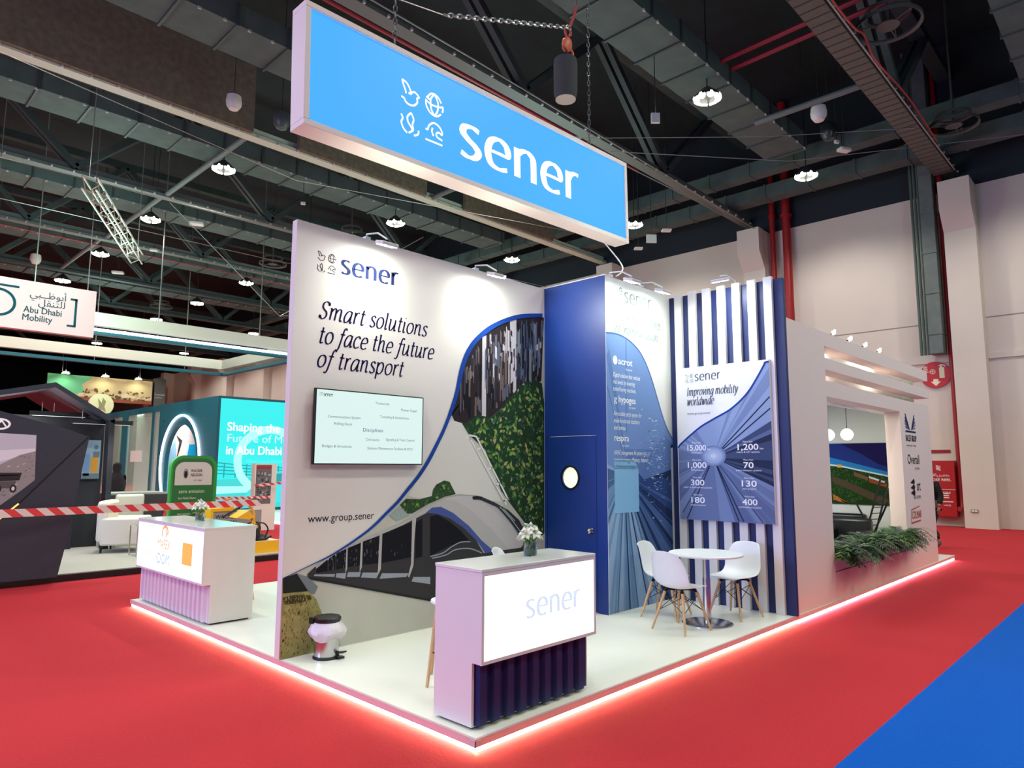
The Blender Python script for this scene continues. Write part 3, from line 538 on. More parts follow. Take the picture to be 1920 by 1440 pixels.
b = MB(); b.lathe([(0, 0), (.128, 0), (.128, .006), (0, .006)], (3.560, cy, cz), 32, 0, rx); part(b, 'porthole_pane', M('frosted_glow_pane', (250, 246, 214), .5, emit=.75), dl)  # pane itself glows, standing in for light from the room behind
b = MB(); b.lathe([(.032, 0), (.032, .008), (.014, .012), (.014, .035), (.03, .045), (.032, .065), (.02, .075), (0, .076)], (3.532, 1.782, 1.03), 20, 0, rx); part(b, 'door_knob', CHROME, dl, label='chrome knob')
lamp('assumed_storage_light', 'POINT', (4.3, 2.1, 3.2), 25, (1, .98, .86), .1)  # unseen lamp assumed inside the store behind the porthole

t = thing('graphics_wall', 'pale wall with curved blue city print and three product paragraphs beside the slats', 'partition wall', (4.3, 1.58, HP))
b = MB(); b.box((3.529, 1.545, HP), (5.06, 1.60, TOPZ)); part(b, 'wall_panel', M('white_print_panel', (226, 228, 224), .55), t)
A_ = PY(1.545)
def fan(b, pl, curve, box, vp, cols, off, n=90, seed=3):
    rr = random.Random(seed); a0, b0, a1, b1 = box
    per = [(a1, curve[-1][1]), (a1, b0), (a0, b0), (a0, curve[0][1])]
    edge = []
    for i in range(len(curve)-1):
        for k in range(4): edge.append((curve[i][0]+(curve[i+1][0]-curve[i][0])*k/4, curve[i][1]+(curve[i+1][1]-curve[i][1])*k/4))
    path = [curve[-1]]+per+[curve[0]]
    for i in range(len(path)-1):
        (x0, y0), (x1, y1) = path[i], path[i+1]; m = max(1, int(math.hypot(x1-x0, y1-y0)/.045))
        ks = sorted([0]+[rr.random() for _ in range(m)])
        for k in ks: edge.append((x0+(x1-x0)*k, y0+(y1-y0)*k))
    edge.append(edge[0])
    for i in range(len(edge)-1):
        g = math.degrees(math.atan2(edge[i][1]-vp[1], edge[i][0]-vp[0])) % 360
        b.prism(pl, [vp, edge[i], edge[i+1]], 0, off, cols(g, rr))
bl = [(134, 162, 206), (112, 142, 192), (94, 124, 176), (70, 98, 150), (50, 74, 124), (38, 54, 92), (108, 142, 180), (142, 172, 204), (122, 152, 188), (78, 106, 144)]
mats = [ink(c) for c in bl]+[ink((236, 240, 244)), ink((134, 184, 218)), ink((70, 110, 150)), ink((178, 206, 196))]
ac = [(3.535, P['acr'][0][1])]+P['acr'][1:-1]+[(4.95, P['acr'][-1][1]+.03)]
b = MB()
def smooth_pick(g, rr, order, f=1.):
    u = .5+.28*math.sin(g*.21*f+1.)+.22*math.sin(g*.53*f)+.12*math.sin(g*1.3*f); return order[max(0, min(len(order)-1, int(u*len(order))))]
def acol(g, rr):
    if 15 < g < 165: return 1 if g > 50 else 3
    if g >= 330 or g <= 15: return smooth_pick(g, rr, [3, 4, 4, 5])
    if 300 < g < 330: return smooth_pick(g, rr, [9, 3, 4, 5], 3)
    if 180 < g < 240: return smooth_pick(g, rr, [8, 6, 9, 3], 3)
    return smooth_pick(g, rr, [7, 7, 6, 8], 3)
fan(b, A_, ac, (3.535, .1, 4.95, 3.4), P['acrVP'], acol, .001)
up = [p for p in ac]+[(4.95, 2.0), (4.55, 1.9), (3.535, 1.95)]
b.prism(A_, up, 0, .0016, 1)
b.prism(A_, [(3.535, 3.1), (3.9, 1.9), (4.3, 1.62), (4.95, 1.75), (4.95, 2.1), (4.8, 2.2), (4.5, 2.0), (3.9, 2.0), (3.6, 3.2)], 0, .0018, 2)
b.ribbon(A_, [(3.54, 2.75), (3.72, 2.3), (3.86, 1.9)], .012, .002, 9); b.ribbon(A_, [(3.95, 3.35), (3.93, 2.2)], .03, .002, 2)
b.ribbon(A_, [(x, z-.012) for x, z in ac], .02, .0022, 3)
for q in range(220):       # city windows
    x = rnd.gauss(4.55, .16); z = rnd.gauss(1.95, .28); ww = rnd.uniform(.01, .06)
    if 4.2 < x < 4.9 and z < 2.45-(x-4.5)*.6: b.rect(A_, x, z, x+ww, z+.008, .0024, rnd.choice([10, 0, 11, 8]))
for q, (x1, z1) in enumerate(((3.7, .1), (3.95, .1), (4.12, .1), (4.35, .1), (4.95, .45), (4.95, .8), (4.6, .1))):
    v = P['acrVP']; b.ribbon(A_, [(v[0]+(x1-v[0])*.25, v[1]+(z1-v[1])*.25), (x1, z1)], .022, .0024, 5 if q % 2 else 9, smooth=False)
card = [(3.667, 1.235), (4.177, 1.235), (4.177, 1.74), (4.13, 1.82), (4.05, 1.862), (3.667, 1.862)]
b.prism(A_, card, 0, .003, 11)
part(b, 'city_print', mats, t)
b = MB(); b.text(A_, 'Find out more', 3.71, 1.77, .05, .36, .0036); part(b, 'card_heading', ink((96, 140, 170)), t)
b = MB(); icons(b, A_, 3.70, 3.80, .2); wordmark(b, A_, 3.93, 3.83, .62, .125, heavy=.22); part(b, 'wordmark', ink((120, 134, 132)), t)
b = MB(); script(b, A_, 'Innovative engineering services', 3.69, 3.585, .085, 1.06); script(b, A_, 'and comprehensive solutions', 3.69, 3.42, .085, 1.0); part(b, 'slogan', ink((146, 164, 156)), t)
for nm, z, wd, ls in (('acrot', 3.03, .30, ('Digital solution that reduces', 'risk levels by lowering', 'tunnel boring machines.')), ('hypogea', 2.56, .36, ('Retractable pitch system for', 'multi-functional stadiums', 'and arenas.')), ('respira', 2.09, .30, ('HVAC management AI system that', 'improves energy efficiency, thermal', 'comfort and air quality.'))):
    ax = 3.78 if nm != 'respira' else 3.68
    b = MB(); b.text(A_, nm, ax, z, .085, wd, .003, bold=.02); b.text(A_, 'by sener', ax+wd, z-.065, .03, None, .003, align='R')
    if nm == 'acrot': b.ellipse(A_, 3.715, z+.04, .045, .055, .003, 0, 16)
    if nm == 'hypogea': b.text(A_, 'g', 3.68, z, .085, .06, .003)
    for q, l in enumerate(ls): b.text(A_, l, 3.67, z-.165-.085*q, .058, (.58, .46, .48)[q] if nm == 'acrot' else (.60, .55, .25)[q] if nm == 'hypogea' else (.70, .72, .48)[q], .003, shear=.25)
    part(b, 'product_paragraph', ink((240, 244, 240)), t)

# ---- slatted wall and poster board
t = thing('slatted_wall', 'navy stand wall striped with seven upright white battens', 'partition wall', (5.03, .75, HP))
b = MB(); b.box((5.0, -.012, HP), (5.06, 1.545, TOPZ-.03)); part(b, 'backing_board', NAVYD, t)
for k in range(7):
    y = 1.39-.2055*k; b = MB(); b.box((4.95, y-.053, HP), (5.0, y+.053, TOPZ)); part(b, 'batten', WHITE, t, bevel=.003)
t = thing('poster_board', 'flat hanging board with blue speed blur print and figures, fixed on the white battens', 'poster', (4.92, .78, 1.12))
b = MB(); b.box((4.905, .152, 1.118), (4.949, 1.405, 3.07)); part(b, 'board', M('poster_board_white', (228, 230, 230), .5), t, bevel=.003)
Q_ = PX(4.905)
pb = [(158, 178, 212), (138, 158, 198), (118, 136, 178), (92, 108, 150), (66, 78, 114), (44, 52, 80), (174, 190, 216), (104, 120, 160), (200, 210, 228), (34, 66, 146)]
mats = [ink(c) for c in pb]
b = MB()
pc = [(-.153, P['pos'][0][1])]+P['pos'][1:-1]+[(-1.404, P['pos'][-1][1])]
pc = pc[::-1]
def pcol(g, rr):
    if 30 < g < 70: return smooth_pick(g, rr, [1, 2, 1])
    if 70 <= g < 175: return 1 if g < 120 else smooth_pick(g, rr, [1, 2, 1])
    if g <= 30: return smooth_pick(g, rr, [3, 4, 5, 4], 2)
    if g > 338: return smooth_pick(g, rr, [3, 4, 5, 5], 2)
    if 296 < g <= 338: return smooth_pick(g, rr, [2, 3, 7, 3], 2)
    if 235 < g <= 296: return smooth_pick(g, rr, [2, 2, 7, 2], 2)
    return smooth_pick(g, rr, [2, 3, 7, 4], 2)
fan(b, Q_, pc, (-1.404, 1.119, -.153, 3.05), P['posVP'], pcol, .001, seed=9)
v = P['posVP']
for (x1, z1), c in (((-.16, 2.62), 5), ((-.16, 2.48), 5), ((-.16, 2.3), 4), ((-1.30, 1.13), 5), ((-1.36, 1.2), 4), ((-.60, 1.13), 5), ((-.54, 1.13), 5), ((-.3, 1.13), 4)):
    b.ribbon(Q_, [(v[0]+(x1-v[0])*.12, v[1]+(z1-v[1])*.12), (x1, z1)], .016, .0016, c, smooth=False)
for q in range(12): b.ellipse(Q_, v[0], v[1]+.02, .17-.013*q, .13-.01*q, .0017+.00002*q, (2, 2, 1, 1, 0, 0, 0, 6, 6, 6, 8, 8)[q], 24)
b.ribbon(Q_, [(x, z-.012) for x, z in pc], .024, .002, 9)
part(b, 'speed_print', mats, t)
HD = ink((92, 102, 116))
b = MB(); icons(b, Q_, -1.275, 2.87, .115, .003, 0, .07); part(b, 'emblem', HD, t)
b = MB(); wordmark(b, Q_, -1.14, 2.89, .36, .08, .003, 0, .2); part(b, 'wordmark', HD, t)
b = MB(); script(b, Q_, 'Improving mobility', -1.262, 2.70, .072, .70, off=.003); script(b, Q_, 'worldwide', -1.262, 2.575, .072, .375, off=.003)
part(b, 'heading', HD, t)
b = MB(); b.text(Q_, 'www.group.sener', -1.262, 2.455, .03, .33, .003); part(b, 'web_address', HD, t)
for cx_, rows in ((-1.14, (('More than', '15,000', 'rail projects', 2.03), ('More than', '1,000', 'BIM projects', 1.81), ('More than', '300', 'water & environment projects', 1.59), ('More than', '180', 'airport projects', 1.37))),
                  (-.455, (('More than', '1,200', 'metro & LRT systems', 2.03), ('More than', '70', 'urban transport systems', 1.81), ('More than', '130', 'port projects', 1.59), ('More than', '400', 'architectural projects', 1.37)))):
    for a, n_, c_, z in rows:
        b = MB(); b.text(Q_, a, cx_, z+.052, .022, None, .003, align='C'); b.text(Q_, n_, cx_, z-.038, .075, .062*len(n_) if len(n_) < 5 else .26, .003, bold=.03, align='C'); b.text(Q_, c_, cx_, z-.075, .024, None, .003, align='C', shear=.2)
        if len(n_) > 5 or n_ == '1,200': b.text(Q_, 'km', cx_+.15, z-.036, .028, None, .003)
        part(b, 'figure_block', ink((240, 243, 248)), t)

# ---- television
t = thing('television', 'wall mounted flat screen showing a list of disciplines, under the slogan', 'television', (.86, 2.48, 1.79))
b = MB(); b.box((.222, 2.455, 1.793), (1.503, 2.49, 2.507)); part(b, 'bezel', BLACK, t, bevel=.003)
b = MB(); b.box((.35, 2.49, 1.95), (1.3, 2.519, 2.4)); part(b, 'wall_bracket', BLACK, t)
V_ = PY(2.4548)
b = MB(); b.rect(V_, .236, 1.805, 1.490, 2.495, .0004); part(b, 'screen', M('lit_screen', (206, 228, 224), .3, emit=1.0, dark=.12), t)
b = MB(); wordmark(b, V_, .305, 2.435, .105, .025, .001); icons(b, V_, .262, 2.435, .035, .001)
part(b, 'screen_wordmark', ink((60, 64, 66)), t)
for s, x, z, wd in (('Trackworks', .89, 2.395, .17), ('Power Suppl', 1.21, 2.345, .2), ('Tunnelling & Geotechnics', .95, 2.262, .36), ('Communications System', .36, 2.235, .36), ('Rolling Stock', .43, 2.17, .2), ('Civil works', .79, 2.028, .16), ('Signalling & Train Control', 1.03, 2.035, .36), ('Bridges & Structures', .31, 1.955, .32), ('Stations, Maintenance Facilities & OCC', .81, 1.944, .56)):
    b = MB(); b.text(V_, s, x, z, .026, wd, .001); part(b, 'screen_caption', ink((92, 118, 128)), t)

b = MB(); b.text(V_, 'Disciplines', .755, 2.118, .036, .235, .001); part(b, 'screen_title', ink((48, 70, 140)), t)

# ---- counters
def counter(name, label, pl_front, length, x_of, ribs, rib_mat, depth=.47, group=None, loc=(0, 0, 0)):
    """x_of maps (along, back, z) to the world"""
    t = thing(name, label, 'counter', loc)
    def bx(a0, d0, z0, a1, d1, z1, nm, m, bev=.004):
        p, q = x_of(a0, d0, z0), x_of(a1, d1, z1)
        b = MB(); b.box(tuple(min(i, j) for i, j in zip(p, q)), tuple(max(i, j) for i, j in zip(p, q))); return part(b, nm, m, t, bevel=bev)
    b = MB(); pr = [(.09, .112), (depth, .112), (depth, 1.092), (.012, 1.092), (.012, .512), (.09, .512)]
    b.add([x_of(a, d, z) for a in (0, length) for d, z in pr], [tuple(range(6)), tuple(range(6, 12))[::-1]]+[(i, i+6, (i+1) % 6+6, (i+1) % 6) for i in range(6)]); part(b, 'cabinet', WHITE, t, bevel=.003)
    bx(-.004, 0, 1.092, length+.004, depth+.004, 1.116, 'counter_top', M('glossy_white_top', (226, 228, 220), .15))
    bx(.03, .12, .093, length-.03, depth-.03, .112, 'plinth', BLACK, 0)
    fr = MB(); s_ = .022
    for a0, z0, a1, z1 in ((0, .512, length, .512+s_), (0, 1.092-s_, length, 1.092), (0, .512+s_, s_, 1.092-s_), (length-s_, .512+s_, length, 1.092-s_)):
        p, q = x_of(a0, 0, z0), x_of(a1, .014, z1); fr.box(tuple(min(i, j) for i, j in zip(p, q)), tuple(max(i, j) for i, j in zip(p, q)))
    part(fr, 'light_box_frame', WHITE, t)
    b = MB(); b.rect(pl_front, s_, .512+s_, length-s_, 1.092-s_, -.006); lb = part(b, 'light_panel', LIGHTBOX, t)
    b = MB(); pts = [(0.02, .088)]
    for k in range(ribs):
        a = .03+(length-.06)*k/ribs; w_ = (length-.06)/ribs
        pts += [(a, .088), (a+w_*.12, .058), (a+w_*.55, .058), (a+w_*.67, .088)]
    pts += [(length-.02, .088)]
    vs = [x_of(a, d, z) for z in (.120, .508) for a, d in pts]; n_ = len(pts)
    b.add(vs, [(i, i+1, i+1+n_, i+n_) for i in range(n_-1)]); part(b, 'ribbed_front', rib_mat, t, solid=.006, flat=True)
    return t, lb
C_ = Pl((.08, .035, 0), (1, 0, 0), (0, 0, 1))
t, lb = counter('reception_counter', 'white counter with glowing front and navy ribbed base at the platform corner', C_, 1.21, lambda a, d, z: (.08+a, .035+d, z), 9, NAVYD, loc=(.68, .28, HP))
b = MB(); wordmark(b, C_, .424, .745, .60, .118, -.004, 0, .26); part(b, 'wordmark', M('lit_wordmark_print', (206, 220, 238), .5, emit=.95, dark=.15), lb)
b = MB(); icons(b, C_, .198, .715, .185, -.004, 0, .06); part(b, 'emblem', M('lit_emblem_print', (226, 226, 234), .5, emit=.95, dark=.15), lb)
M_ = Pl((.01, 6.30, 0), (0, -1, 0), (0, 0, 1))
t, lb = counter('reception_counter', 'white counter with glowing front and lilac ribbed base, nearest the barrier tape', M_, 2.05, lambda a, d, z: (.01+d, 6.30-a, z), 17, M('white_ribbed_board', (224, 214, 222), .5), depth=.57, loc=(.3, 5.2, HP))
b = MB(); b.text(M_, 'MAFEX', .70, .80, .115, .40, -.003, bold=.015)
b.ring(M_, .92, 1.0, .10, .075, .035, -.003, 0, 24, -.6, 2.6); b.ring(M_, .93, .995, .12, .08, .03, -.003, 0, 24, 2.2, 4.0); b.ribbon(M_, [(.93, 1.03), (.95, .98), (.97, .94)], .03, -.003)
part(b, 'orange_emblem', M('lit_orange_print', (240, 166, 130), .5, emit=.95, dark=.15), lb)
b = MB(); b.text(M_, 'AZCUE FRISCH', .10, .66, .085, .44, -.003, bold=.02); part(b, 'grey_lettering', M('lit_pale_print', (198, 210, 206), .5, emit=.9, dark=.15), lb)
b = MB(); b.text(M_, 'IDOM', .68, .625, .125, .40, -.003, bold=.015); part(b, 'blue_lettering', M('lit_blue_print', (164, 188, 208), .5, emit=.95, dark=.15), lb)
b = MB(); b.rect(M_, 1.46, .68, 1.74, .92, -.003); part(b, 'orange_square', M('lit_orange_block', (255, 178, 96), .5, emit=.95, dark=.15), lb)
b = MB(); b.text(M_, 'ineco', 1.47, .59, .07, .25, -.003); part(b, 'amber_lettering', M('lit_amber_print', (246, 200, 140), .5, emit=.9, dark=.15), lb)

# ---- flower vases
def vase(label, loc, s=1., seed=1):
    rr = random.Random(seed); x, y, z = loc; t = thing('flower_vase', label, 'vase', loc)
    b = MB(); b.lathe([(.0, 0), (.05*s, 0), (.052*s, .004), (.052*s, .098*s), (.048*s, .098*s), (.047*s, .008), (0, .008)], loc, 24); part(b, 'glass_vase', GLASS, t)
    b = MB(); b.lathe([(0, .010), (.042*s, .010), (.043*s, .05*s), (0, .05*s)], loc, 16); part(b, 'grey_lining', M('vase_lining', (118, 134, 128), .4), t)
    b = MB()
    for q in range(9):
        g = q*.7; b.tube([(x+.02*math.cos(g), y+.02*math.sin(g), z+.012), (x+.03*s*math.cos(g), y+.03*s*math.sin(g), z+.1*s), (x+.06*s*math.cos(g), y+.06*s*math.sin(g), z+.15*s)], .0025, 5)
    part(b, 'stems', M('flower_stem', (88, 130, 62), .6), t)
    b = MB()
    for q in range(36):
        g = rr.uniform(0, 2*PI); r = rr.uniform(.03, .075)*s; h = rr.uniform(.09, .17)*s; L = rr.uniform(.04, .075)*s; up = rr.uniform(-.2, .9)
        p0 = Vector((x+r*.5*math.cos(g), y+r*.5*math.sin(g), z+h)); d = Vector((math.cos(g), math.sin(g), up)).normalized(); sd = d.cross(Vector((0, 0, 1))).normalized()*L*.22
        b.add([p0, p0+d*L*.5+sd, p0+d*L+Vector((0, 0, -.01)), p0+d*L*.5-sd], [(0, 1, 2, 3)], 0)
    for q in range(3):
        g = 2.2+q*.5; b.tube(crom([(x, y, z+.1*s), (x+.04*s*math.cos(g), y+.04*s*math.sin(g), z+.21*s), (x-.02*s, y, z+.235*s), (x-.05*s*math.cos(g), y-.05*s*math.sin(g), z+.19*s)], 5), .0022, 5)
    part(b, 'leaves', M('flower_leaf', (112, 158, 58), .5), t)
    for q in range(6):
        g = q*1.047+.3; r = (.055 if q else .0)*s; c = Vector((x+r*math.cos(g), y+r*math.sin(g), z+(.15 if q else .18)*s+rr.uniform(-.02, .02)*s)); b = MB()
        ax = Vector((math.cos(g)*.9, math.sin(g)*.9, .6)).normalized(); e1 = ax.orthogonal().normalized(); e2 = ax.cross(e1)
        for k in range(6):
            th = k*PI/3; d = (e1*math.cos(th)+e2*math.sin(th)); sd = ax.cross(d)*.016*s; L = .064*s
            b.add([c, c+d*L*.5+ax*L*.35+sd, c+d*L+ax*L*.25, c+d*L*.5+ax*L*.35-sd], [(0, 1, 2, 3)])
        part(b, 'blossom', M('cream_petal', (244, 238, 206), .5) if q % 2 else M('white_petal', (246, 246, 234), .5), t, solid=.002)
    return t
vase('glass vase of cream lilies on the counter beside the blue wall', (.82, .29, 1.116), 1.0, 4)
vase('glass vase of white lilies on the counter behind the barrier tape', (.36, 5.26, 1.116), 1.05, 8)

# ---- pedestal table, shell chairs
t = thing('pedestal_table', 'round white table on a steel column and disc foot', 'table', (3.97, .55, HP))
b = MB(); b.lathe([(0, .728), (.396, .728), (.402, .734), (.402, .746), (.396, .752), (0, .752)], (3.97, .55, HP), 48); part(b, 'tabletop', SHELLW, t)
b = MB(); b.lathe([(.042, .014), (.042, .728)], (3.97, .55, HP), 24); part(b, 'column', CHROME, t)
b = MB(); b.lathe([(0, 0), (.272, 0), (.272, .006), (.26, .012), (.05, .018), (0, .018)], (3.97, .55, HP), 48); part(b, 'foot', CHROME, t)
def shell_chair(name, label, loc, rz, seat=.435, group=None):
    t = thing(name, label, 'chair', loc, group, (0, 0, rz))
    prof = [(.235, .0), (.225, .012), (.15, .010), (.05, -.002), (-.06, -.008), (-.13, .0), (-.18, .035), (-.205, .09), (-.225, .17), (-.245, .26), (-.262, .33), (-.272, .375), (-.276, .392)]
    wid = [.150, .195, .215, .225, .232, .235, .238, .236, .224, .205, .186, .168, .145]
    lift = [.0, .008, .018, .028, .04, .055, .065, .062, .05, .03, .010, -.010, -.022]; fwd = [0, 0, 0, 0, .004, .015, .032, .048, .052, .045, .034, .02, .01]
    b = MB(); n = 12; vs = []
    for (px, pz), w_, lf, fw in zip(prof, wid, lift, fwd):
        for k in range(n+1):
            u = -1+2*k/n; e = abs(u)**2.6; vs.append((px+fw*e, w_*u, seat+pz+lf*e))
    fs = [(i*(n+1)+k, i*(n+1)+k+1, (i+1)*(n+1)+k+1, (i+1)*(n+1)+k) for i in range(len(prof)-1) for k in range(n)]
    b.add(vs, fs); part(b, 'seat_shell', SHELLW, t, solid=.007, subd=1)
    tops = []
    for sx in (1, -1):
        for sy in (1, -1):
            p = Vector((.015+sx*.115, sy*.115, seat-.045)); q = Vector((.015+sx*.215, sy*.215, .0)); tops.append((p, q))
            b = MB(); b.tube([q, q+(p-q)*.1, p], [.010, .012, .0165], 10); part(b, 'leg', WOOD, t)
    b = MB()
    for i, j in ((0, 1), (1, 3), (3, 2), (2, 0)):
        p0, q0 = tops[i]; p1, q1 = tops[j]
        b.tube([p0+(q0-p0)*.08, p1+(q1-p1)*.5], .0035, 5); b.tube([p1+(q1-p1)*.08, p0+(q0-p0)*.5], .0035, 5)
    part(b, 'wire_brace', WIRE, t)
    b = MB(); 
    for p, q in tops: b.bar(p, Vector((p.x*.75, p.y*.75, seat-.012)), .022)
    b.bar(tops[0][0]+Vector((0, 0, .02)), tops[3][0]+Vector((0, 0, .02)), .016); b.bar(tops[1][0]+Vector((0, 0, .02)), tops[2][0]+Vector((0, 0, .02)), .016)
    part(b, 'seat_mount', WIRE, t)
    return t
ch = shell_chair('shell_chair', 'white shell chair seen from behind, nearest of the three at the round table', (3.49, .60, HP), math.radians(-8))
ch.name = 'shell_chair'
dup(ch, (3.97, 1.08, HP), math.radians(-82), 'white shell chair between the round table and the blue printed wall')
dup(ch, (4.53, .49, HP), math.radians(172), 'white shell chair with its back against the white battens')
def stool(label, x, y, rz=0.):
    t = thing('stool', label, 'stool', (x, y, HP), None, (0, 0, rz))
    b = MB(); b.lathe([(0, .60), (.15, .60), (.165, .612), (.16, .628), (.1, .632), (0, .63)], (0, 0, 0), 28); part(b, 'seat', SHELLW, t)
    for sx in (1, -1):
        for sy in (1, -1): b = MB(); b.tube([(sx*.165, sy*.165, 0), (sx*.10, sy*.10, .60)], [.012, .017], 10); part(b, 'leg', WOOD, t)
    b = MB()
    for i, j in (((1, 1), (1, -1)), ((1, -1), (-1, -1)), ((-1, -1), (-1, 1)), ((-1, 1), (1, 1))): b.tube([(i[0]*.142, i[1]*.142, .25), (j[0]*.142, j[1]*.142, .25)], .006, 6)
    part(b, 'foot_rail', WIRE, t)
    return t
stool('white stool mostly hidden behind the glowing corner counter, one wooden leg showing', .675, 1.02, PI/4)
dup(ch, (2.34, 1.84, HP), math.radians(-60), 'white shell chair between the door and the counter, only its top edge showing')
stool('white stool hidden behind the counter with the lilac ribbed base, one wooden leg showing', .86, 5.3, PI/4)

# ---- pedal bin
t = thing('pedal_bin', 'small steel pedal bin with black lid and plastic liner', 'bin', (.335, 2.30, HP))
bc = Vector((.335, 2.30, HP))
b = MB(); b.lathe([(.108, .022), (.108, .30)], bc, 32); part(b, 'bin_body', CHROME, t)
b = MB(); b.lathe([(0, 0), (.116, 0), (.118, .012), (.110, .026), (0, .026)], bc, 32); b.box((bc.x+.03, bc.y-.14, HP+.002), (bc.x+.10, bc.y-.09, HP+.018)); part(b, 'base_ring', BLACK, t)
b = MB(); b.bar(bc+Vector((.06, -.095, .05)), bc+Vector((.085, -.165, .062)), .05, .012); b.bar(bc+Vector((.05, -.095, .03)), bc+Vector((.055, -.11, .06)), .02); part(b, 'pedal', BLACK, t)
b = MB(); n = 40; prof = [(.112, .315), (.135, .29), (.158, .25), (.162, .225), (.145, .195), (.118, .165), (.111, .16)]; vs = []
rr = random.Random(5); ph = [rr.uniform(0, 6.3) for _ in range(4)]
for i, (r, z) in enumerate(prof):
    for k in range(n):
        g = 2*PI*k/n; wv = .007*math.sin(9*g+ph[0]+i)+.005*math.sin(17*g+ph[1]-i*.7)+.006*math.sin(5*g+ph[2]); wv *= (i not in (0, 6))
        vs.append(bc+Vector(((r+wv)*math.cos(g), (r+wv)*math.sin(g), z+.012*math.sin(3*g+ph[3])*(i not in (0,)))))
b.add(vs, [(i*n+k, i*n+(k+1) % n, (i+1)*n+(k+1) % n, (i+1)*n+k) for i in range(6) for k in range(n)])
part(b, 'liner_bag', M('milky_plastic_bag', (232, 226, 230), .35, alpha=.93), t)
b = MB(); b.lathe([(0, .312), (.114, .312), (.122, .325), (.122, .345), (.112, .356), (.09, .353), (0, .35)], bc, 32); b.box((bc.x-.13, bc.y+.02, HP+.30), (bc.x-.10, bc.y+.09, HP+.35)); part(b, 'lid', BLACK, t)

# ---- flood lights on the wall tops
def flood(label, p, d, wall):
    """p lamp head, d facing, wall = point on wall top that carries the arm"""
    t = thing('flood_light', label, 'lamp', wall, 'flood lights along the tops of the stand walls')
    p, w_ = Vector(p), Vector(wall); d = Vector(d).normalized()
    b = MB(); b.tube([w_+Vector((0, 0, -.0)), w_+Vector((0, 0, .05)), w_*.45+p*.55+Vector((0, 0, .09)), p+Vector((0, 0, .05))], .009, 8); part(b, 'arm', M('white_lamp_metal', (220, 220, 216), .4), t)
    b = MB(); b.cbox(w_+Vector((0, 0, .004)), (.06, .06, .03)); part(b, 'clamp', M('white_lamp_metal', (220, 220, 216), .4), t)
    rot = d.to_track_quat('-Z', 'Y').to_matrix()
    b = MB(); b.cbox(p, (.19, .14, .035), 0, rot); part(b, 'lamp_head', M('white_lamp_metal', (220, 220, 216), .4), t, bevel=.006)
    b = MB(); b.cbox(p+d*.019, (.17, .12, .004), 0, rot); part(b, 'lamp_glass', M('lit_flood_glass', (240, 255, 246), .5, emit=30), t)
wl = [(.80, 2.56, TOPZ+.012), (2.33, 2.56, TOPZ+.012), (3.66, 1.57, TOPZ+.012), (4.34, 1.57, TOPZ+.012), (5.03, .60, TOPZ-.01)]
lb = ['flood light on the mural wall top above the wordmark', 'flood light on the mural wall top above the blue curve', 'left flood light over the graphics wall, next to the dark blue wall', 'right flood light over the graphics wall, next to the white battens', 'flood light on top of the slatted wall']
for (p, d), w_, l in zip(FLOODS, wl, lb): flood(l, p, d, w_)

# ---- hanging sign
t = thing('hanging_sign', 'big white framed blue light box with white wordmark hanging above the stand', 'sign', (2.225, 2.0, 5.405), None, (0, -.0235, 0))
hw, hh, dp = 2.495, .582, .24
b = MB(); fw = .055
b.box((-hw, 0, -hh), (hw, dp, -hh+fw)); b.box((-hw, 0, hh-fw), (hw, dp, hh)); b.box((-hw, 0, -hh+fw), (-hw+fw, dp, hh-fw)); b.box((hw-fw, 0, -hh+fw), (hw, dp, hh-fw))
part(b, 'frame', M('white_sign_frame', (226, 216, 210), .5), t, bevel=.004)
S_ = Pl((0, .018, 0), (1, 0, 0), (0, 0, 1))
b = MB(); b.rect(S_, -hw+fw, -hh+fw, hw-fw, hh-fw, 0)
sm = M('blue_light_panel', (24, 128, 250), .5, emit=1.1, ecol=(52, 156, 255), dark=.15)
part(b, 'light_panel', sm, t)
b = MB(); b.rect(Pl((0, dp-.018, 0), (-1, 0, 0), (0, 0, 1)), -hw+fw, -hh+fw, hw-fw, hh-fw, 0); part(b, 'rear_panel', sm, t)
LW = M('lit_white_vinyl', (255, 255, 255), .5, emit=1.0, dark=.3)
b = MB(); wordmark(b, S_, -.655, -.268, 2.07, .352, .003, 0, .30); part(b, 'wordmark', LW, t)
b = MB(); icons(b, S_, -1.435, -.285, .56, .003, 0, .085); part(b, 'emblem', LW, t)
for cx_ in (-1.46, 1.78):
    b = MB(); b.ring(Pl((cx_, .12, hh+.045), (1, 0, 0), (0, 0, 1)), 0, 0, .045, .045, .014, 0, 0, 20); b.box((cx_-.02, .1, hh), (cx_+.02, .14, hh+.012)); part(b, 'eye_bolt', CHROME, t, solid=.012)
chain_m = M('dark_chain_steel', (96, 96, 96), .4, .7)
def chain(name, label, pts, r=.012, link=.055, m=chain_m):
    b = MB()
    for p, q in zip(pts[:-1], pts[1:]):
        p, q = Vector(p), Vector(q); L = (q-p).length; n = max(2, int(L/link)); d = (q-p).normalized(); a = d.orthogonal().normalized(); c = d.cross(a)
        for k in range(n):
            m0 = p+d*(L*(k+.5)/n); e = a if k % 2 else c; h = L/n*.62
            b.tube([m0-d*h-e*r*.3, m0-d*h*.6-e*r, m0+d*h*.6-e*r, m0+d*h+e*r*.3, m0+d*h*.6+e*r, m0-d*h*.6+e*r, m0-d*h-e*r*.3], r*.42, 4, 0, False)
    return solo(b, name, m, label, 'chain', tuple(pts[-1]))
chain('sign_chain', 'chain holding up the left end of the blue hanging sign', [(.77, 2.12, 11.0), (.77, 2.12, 6.04)], .016, .07)
chain('sign_chain', 'chain holding up the right end of the blue hanging sign, beside the chain bag', [(4.0, 2.12, 11.0), (4.0, 2.12, 6.11)], .016, .07)
